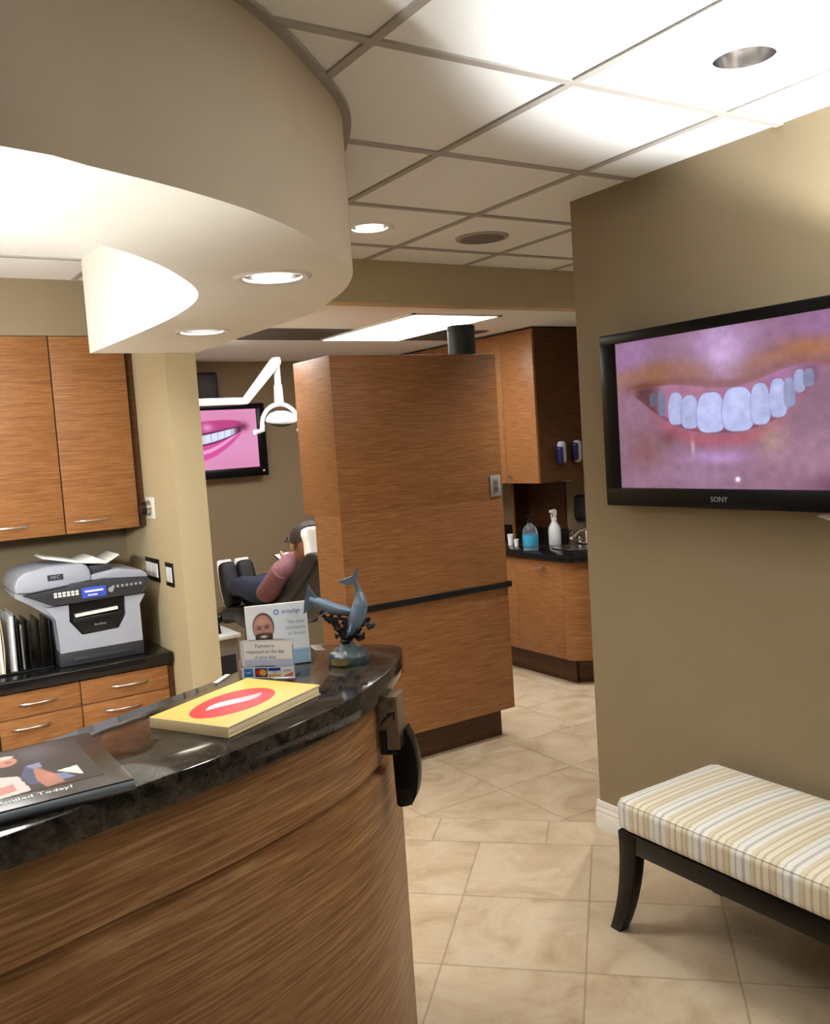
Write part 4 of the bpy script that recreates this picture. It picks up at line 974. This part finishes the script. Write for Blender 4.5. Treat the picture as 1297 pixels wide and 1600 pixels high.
t = thing('wall_speaker', 'black speaker on the wall above the treatment room television', 'speaker', (2.45, 6.68, 2.035))
b = B(); b.box(2.36, 2.535, 6.60, 6.7495, 2.035, 2.245, .025, 4); obj('cabinet', b, 'black_soft', t)
b = B(); b.box(2.375, 2.52, 6.594, 6.601, 2.05, 2.23, .003); obj('grille', b, 'charcoal', t)
b = B(); b.box(1.60, 2.355, 6.72, 6.7495, 2.20, 2.26, .004); obj('rail', b, 'black', t)

# dental light (arm in a plane facing the camera, hung from a ceiling post hidden behind the partition wall)
YL = 5.30
t = thing('dental_light', 'white overhead dental lamp on a jointed arm', 'dental lamp', (1.62, YL, HB))
b = B(); b.tube([(1.62, YL, HB), (1.62, YL, 1.93)], .03, 16); b.lathe([(.10, HB-.03), (.10, HB-.0005)], (1.62, YL, 0), 24); obj('ceiling_post', b, 'white_metal', t)
b = B(); b.prism([(1.60, 1.926), (2.205, 1.926), (2.215, 1.946), (2.205, 1.968), (1.60, 1.970)], 'y', YL-.026, YL+.026, .006); obj('lower_arm', b, 'white_metal', t)
b = B(); b.prism([(2.162, 1.934), (2.206, 1.926), (2.449, 2.172), (2.445, 2.214), (2.404, 2.214)], 'y', YL-.03, YL+.03, .008); obj('upper_arm', b, 'white_metal', t)
b = B(); b.tube([(2.425, YL, 2.205), (2.424, YL, 2.04)], .021, 14); b.tube([(2.424, YL, 2.04), (2.423, YL, 1.915)], [.026, .031], 14); obj('drop_tube', b, 'white_metal', t)
b = B(); arc = [(2.423+.125*math.cos(a), YL, 1.795+.125*math.sin(a)) for a in np.linspace(0.12, PI, 18)]+[(2.298, YL, 1.775)]
b.tube(arc, .0090, 10, ry=.014); yk = obj('yoke', b, 'white_metal', t)
b = B(); prf = [(.001, .058), (.04, .054), (.08, .038), (.102, .010), (.104, -.004), (.098, -.012)]
b.lathe(prf, n=36, cap=False)
for v in b.bm.verts: v.co.y *= .72
b.xf(T(2.428, YL, 1.822) @ Matrix.Rotation(math.radians(14), 4, 'X')); hd = obj('lamp_head', b, plain('pale_blue_enamel', (216, 228, 242), .2, var=.01, coat=.5), t)
b = B(); b.lathe([(.098, -.012), (.07, -.03), (.03, -.042), (.001, -.044)], n=36, cap=False)
for v in b.bm.verts: v.co.y *= .72
b.xf(T(2.428, YL, 1.822) @ Matrix.Rotation(math.radians(14), 4, 'X')); obj('lens', b, plain('dark_glass', (70, 70, 68), .1, var=.1), hd)
b = B(); b.tube([(2.300, YL, 1.80), (2.295, YL, 1.755)], .016, 10); b.tube([(2.295, YL, 1.760), (2.235, YL-.02, 1.752)], [.012, .016], 10); obj('handle', b, 'white_metal', t)
b = B(); b.tube([(2.546, YL, 1.80), (2.548, YL, 1.765), (2.53, YL-.02, 1.752)], [.010, .009, .012], 10); obj('handle', b, 'white_metal', t)

# dental chair
CX = 2.25
t = thing('dental_chair', 'black reclined dental chair holding the patient', 'dental chair', (CX, 5.2, 0))
def slab(up_, dn_, w, mt, name, par, r=.02):
    b = B(); b.prism(list(up_)+list(dn_)[::-1], 'x', CX-w, CX+w, r, 3); return obj(name, b, mt, par, ang=40)
slab([(4.30, 1.085), (4.42, 1.075), (4.55, 1.00), (4.72, .875), (4.92, .735), (5.04, .655)], [(4.28, 1.04), (4.36, .975), (4.46, .905), (4.66, .765), (4.86, .635), (5.00, .57)], .145, 'black_soft', 'backrest', t)
slab([(5.045, .652), (5.20, .640), (5.40, .655)], [(5.01, .565), (5.20, .545), (5.40, .560)], .20, 'black_soft', 'seat', t)
slab([(5.402, .655), (5.62, .635), (5.76, .585)], [(5.402, .565), (5.62, .545), (5.76, .52)], .18, 'black_soft', 'leg_rest', t)
b = B(); b.rbox((0, 0, 0), (.085, .030, .095), .028, 8); b.xf(T(CX+.02, 4.575, 1.095) @ Matrix.Rotation(math.radians(-14), 4, 'X')); hr = obj('headrest', b, 'black_soft', t)
b = B(); b.rbox((0, 0, 0), (.112, .036, .098), .016, 10)
b.xf(T(CX+.045, 4.575, 1.098) @ Matrix.Rotation(math.radians(-14), 4, 'X'))
for v in b.bm.verts: v.co.x += .004*math.sin(v.co.z*70); v.co.y += .004*math.sin(v.co.x*80+v.co.z*40)
obj('paper_cover', b, 'paper', hr)
b = B(); b.tube([(CX, 4.50, 1.02), (CX, 4.56, 1.08)], .02, 10); obj('headrest_stem', b, 'silver', t)
b = B(); b.prism([(5.05, .0), (5.60, 0), (5.60, .05), (5.42, .09), (5.40, .55), (5.22, .55), (5.20, .09), (5.05, .05)], 'x', CX-.14, CX+.16, .012); obj('base', b, 'grey_cab', t)
b = B(); b.rbox((CX, 5.84, .545), (.15, .09, .05), .045, 8); obj('foot_tray', b, plain('tan_vinyl', (120, 98, 70), .5), t)

# patient: continuous body, clothing and hair as children
def skin(name, V_, E_, mt, parent, sub=2, root=0):
    me = bpy.data.meshes.new(name); me.from_pydata([v[:3] for v in V_], E_, [])
    o = bpy.data.objects.new(name, me); COL.objects.link(o)
    m = o.modifiers.new('s', 'SKIN'); m.use_smooth_shade = True
    sv = me.skin_vertices[0].data
    for i, v in enumerate(V_):
        r = v[3]; sv[i].radius = (r, v[4] if len(v) > 4 else r)
    sv[root].use_root = True
    s2 = o.modifiers.new('d', 'SUBSURF'); s2.levels = sub; s2.render_levels = sub
    bpy.context.view_layer.update()
    nm = bpy.data.meshes.new_from_object(o.evaluated_get(bpy.context.evaluated_depsgraph_get()))
    bpy.data.objects.remove(o); bpy.data.meshes.remove(me)
    nm.name = name; nm.materials.clear()
    nm.transform(WM[parent.name].inverted())
    for p in nm.polygons: p.use_smooth = True
    return finish(name, nm, mt, parent, None)
t = thing('person', 'person lying back in the dental chair in maroon shirt and jeans, looking at a phone', 'person', (CX, 5.15, .70))
# joints (x,y,z,radius)
pel = (CX, 5.10, .780, .092, .080)
Vb = [pel, (CX, 4.98, .855, .100, .080), (CX, 4.86, .940, .11, .08), (CX, 4.79, .995, .065, .06), (CX, 4.755, 1.03, .052), (CX, 4.722, 1.075, .068, .074), (CX, 4.705, 1.125, .074, .084), (CX, 4.695, 1.160, .05)]
E2 = [(0, 1), (1, 2), (2, 3), (3, 4), (4, 5), (5, 6), (6, 7)]
for s_ in (-1, 1):
    n0 = len(Vb); dy = -.09 if s_ < 0 else .02
    Vb += [(CX+s_*.155, 4.83+dy, .950, .052), (CX+s_*.185, 4.96+dy, .812, .042), (CX+s_*.165, 5.04+dy, .80, .036), (CX+s_*.11, 4.97+dy, .90, .030), (CX+s_*.075, 4.90+dy*.4, .965, .025), (CX+s_*.060, 4.90+dy*.2, .992, .026, .018)]
    E2 += [(2, n0), (n0, n0+1), (n0+1, n0+2), (n0+2, n0+3), (n0+3, n0+4), (n0+4, n0+5)]
    h0 = n0+5; hx, hy = CX+s_*.060, 4.90+dy*.2
    for f in range(4):                               # four fingers curling round the phone
        k = len(Vb); zf = .985+.015*f; le = (.018, .022, .020, .015)[f]
        Vb += [(hx+s_*.004, hy+.016, zf, .0085), (hx+s_*.008, hy+.016+le, zf+.006, .0075), (hx-s_*.006, hy+.026+le, zf+.008, .0065)]
        E2 += [(h0, k), (k, k+1), (k+1, k+2)]
    k = len(Vb); Vb += [(hx-s_*.016, hy-.010, .988, .009), (hx-s_*.024, hy+.008, 1.000, .008)]; E2 += [(n0+4, k), (k, k+1)]
    n1 = len(Vb)
    Vb += [(CX+s_*.085, 5.16, .768, .074), (CX+s_*.095, 5.30, .775, .074), (CX+s_*.085, 5.44, .785, .060), (CX+s_*.075, 5.58, .765, .054), (CX+s_*.065, 5.71, .735, .040), (CX+s_*.062, 5.755, .700, .042), (CX+s_*.062, 5.790, .78, .034), (CX+s_*.062, 5.80, .84, .028)]
    E2 += [(0, n1)]+[(n1+i, n1+i+1) for i in range(7)]
body = skin('body', Vb, E2, 'skin', t)
# face: nose, ear, eye, mouth on the visible side
b = B(); b.tube([(CX, 4.7880, 1.1230), (CX, 4.8180, 1.0930), (CX, 4.8040, 1.0830)], [.010, .014, .010], 8); obj('nose', b, 'skin', body)
for s_ in (-1, 1):
    b = B(); b.rbox((CX+s_*.080, 4.7110, 1.0930), (.010, .018, .030), .009, 6); obj('ear', b, 'skin', body)
    b = B(); b.lathe([(.001, -.011), (.008, -.007), (.011, 0), (.008, .007), (.001, .011)], (CX+s_*.032, 4.7880, 1.1230), 12, cap=False); obj('eye', b, 'white', body)
b = B(); b.tube([(CX-.024, 4.7980, 1.0560), (CX, 4.8060, 1.0540), (CX+.024, 4.7980, 1.0560)], .006, 8); obj('mouth', b, plain('lip', (150, 84, 80), .5), body)
b = B(); b.lathe([(.001, .098), (.050, .088), (.082, .055), (.093, .015), (.091, -.02)], n=28, cap=False)
for v in b.bm.verts: v.co.y *= 1.10; v.co.z += -.028*max(-1, min(1, v.co.y/.09))*-1*(-1)
b.xf(T(CX, 4.6980, 1.1230)); obj('hair', b, 'hair', body)
b = B()
for s_ in (-1, 1):
    b.tube([(CX+s_*.088, 4.6960, 1.1160), (CX+s_*.086, 4.8060, 1.1080)], .0045, 6); b.tube([(CX+s_*.036+.03*math.cos(a), 4.8180, 1.1160+.022*math.sin(a)) for a in np.linspace(0, 2*PI, 16)], .004, 6)
obj('glasses', b, 'black', body)
def grow(V_, k): return [(v[0], v[1], v[2], v[3]+k, (v[4]+k if len(v) > 4 else v[3]+k)) for v in V_]
# shirt
Vs = [(CX, 5.09, .795, .128, .112), (CX, 4.98, .858, .128, .108), (CX, 4.865, .938, .134, .104), (CX, 4.795, .992, .082, .078), (CX, 4.775, 1.012, .066, .062)]
Es = [(0, 1), (1, 2), (2, 3), (3, 4)]
for s_ in (-1, 1):
    dy = -.09 if s_ < 0 else .02
    n0 = len(Vs); Vs += [(CX+s_*.155, 4.83+dy, .950, .066), (CX+s_*.187, 4.96+dy, .812, .064), (CX+s_*.170, 5.05+dy, .795, .064), (CX+s_*.112, 4.97+dy, .90, .040), (CX+s_*.084, 4.915+dy*.5, .950, .035)]
    Es += [(2, n0)]+[(n0+i, n0+i+1) for i in range(4)]
skin('shirt', Vs, Es, 'shirt', body)
for s_ in (-1, 1):
    dy = -.09 if s_ < 0 else .02
    pz = [Vector(q) for q in ((CX+s_*.155, 4.83+dy, .950), (CX+s_*.180, 4.91+dy, .870), (CX+s_*.186, 4.98+dy, .812), (CX+s_*.172, 5.03+dy, .800), (CX+s_*.150, 5.03+dy, .835), (CX+s_*.118, 4.985+dy, .890), (CX+s_*.086, 4.915+dy*.5, .950))]
    b = B(); b.tube(pz, [.055, .056, .056, .056, .052, .044, .036], 14); obj('sleeve', b, 'shirt', body)
Vj = [(CX, 5.11, .785, .130, .112), (CX, 5.01, .840, .118, .102)]; Ej = [(0, 1)]
for s_ in (-1, 1):
    n1 = len(Vj); Vj += [(CX+s_*.090, 5.16, .775, .102), (CX+s_*.095, 5.30, .775, .088), (CX+s_*.085, 5.44, .785, .076), (CX+s_*.075, 5.58, .765, .068), (CX+s_*.066, 5.70, .738, .060)]
    Ej += [(0, n1)]+[(n1+i, n1+i+1) for i in range(5-1)]
skin('jeans', Vj, Ej, 'denim', body)
for s_ in (-1, 1):
    x = CX+s_*.062
    b = B(); b.rbox((0, 0, 0), (.054, .056, .152), .034, 10)
    for v in b.bm.verts:
        q = (v.co.z+.142)/.284; v.co.y *= 1.12-.42*q; v.co.y += .012*q; v.co.x *= .92+.2*math.sin(PI*min(1, q*.9))
    b.xf(T(x, 5.785, .758) @ Matrix.Rotation(math.radians(-13), 4, 'X')); sh = obj('shoe', b, 'shoe', body)
    b = B(); b.tube([(x, 5.69, .742), (x, 5.755, .715)], [.056, .050], 16); obj('collar', b, 'shoe', sh)
    b = B(); b.rbox((0, 0, 0), (.0535, .012, .147), .011, 8)
    for v in b.bm.verts:
        q = (v.co.z+.15)/.30; v.co.x *= .90+.16*math.sin(PI*min(1, q*.9)); v.co.y += -.02*max(0, q-.75)
    b.xf(T(x, 5.842, .772) @ Matrix.Rotation(math.radians(-13), 4, 'X')); obj('sole', b, 'white', sh)
t = thing('smartphone', 'smartphone with a bright screen held by the patient', 'phone', (CX-.035, 4.925, 1.006), rot=(math.radians(-58), 0, math.radians(24)))
b = B(); b.box(-.066, .066, 0, .008, -.036, .036, .003); obj('case', b, 'black', t, local=True)
b = B(); b.box(-.060, .060, -.0012, .0, -.032, .032); obj('screen', b, 'phone_screen', t, local=True)

# low operatory cabinet and stool near the partition wall end
t = thing('side_counter', 'low grey side counter in the treatment area behind the reception ledge', 'cabinet', (1.82, 5.85, 0))
b = B(); b.box(1.52, 2.02, 5.30, 6.4, 0, .50, .004); obj('body', b, 'grey_cab', t)
b = B(); b.box(1.515, 2.04, 5.28, 6.42, .50, .525, .004); obj('top', b, 'white_metal', t)
b = B(); b.box(2.0205, 2.03, 5.33, 6.37, .30, .40, .002); b.box(1.54, 2.0, 5.2905, 5.2995, .22, .40, .002); obj('drawer_band', b, 'charcoal', t)
t = thing('black_knob', 'small round black knob beside the ochre wall end', 'knob', (1.93, 5.40, .57))
b = B(); b.tube([(1.93, 5.38, .5255), (1.93, 5.38, .585)], [.02, .014], 10); obj('stem', b, 'black', t)
b = B(); b.rbox((1.93, 5.38, .615), (.035, .035, .035), .033, 6); obj('ball', b, 'black', t)

# ================================================================== CAMERA, WORLD
f, yaw, pit, rol = 1422.24, math.radians(32.54693), math.radians(-4.61114), math.radians(-3.7639)
fw = Vector((math.sin(yaw)*math.cos(pit), math.cos(yaw)*math.cos(pit), math.sin(pit)))
r = Vector((math.cos(yaw), -math.sin(yaw), 0)); u = r.cross(fw)
r2, u2 = r*math.cos(rol)+u*math.sin(rol), -r*math.sin(rol)+u*math.cos(rol)
cam = bpy.data.cameras.new('camera'); cam.sensor_fit = 'VERTICAL'; cam.sensor_height = 24; cam.lens = 24*f/1600; cam.clip_start = .02
co_ = bpy.data.objects.new('camera', cam); COL.objects.link(co_)
co_.matrix_world = Matrix(((r2.x, u2.x, -fw.x, 0), (r2.y, u2.y, -fw.y, 0), (r2.z, u2.z, -fw.z, 1.65), (0, 0, 0, 1)))
SC.camera = co_
w = bpy.data.worlds.new('room_light'); SC.world = w; w.use_nodes = True
bg = w.node_tree.nodes['Background']; bg.inputs[0].default_value = (1, 1.05, 1.09, 1); bg.inputs[1].default_value = .15
SC.view_settings.view_transform = 'Standard'; SC.view_settings.look = 'None'; SC.view_settings.exposure = 0; SC.view_settings.gamma = 1; SC.view_settings.use_curve_mapping = False
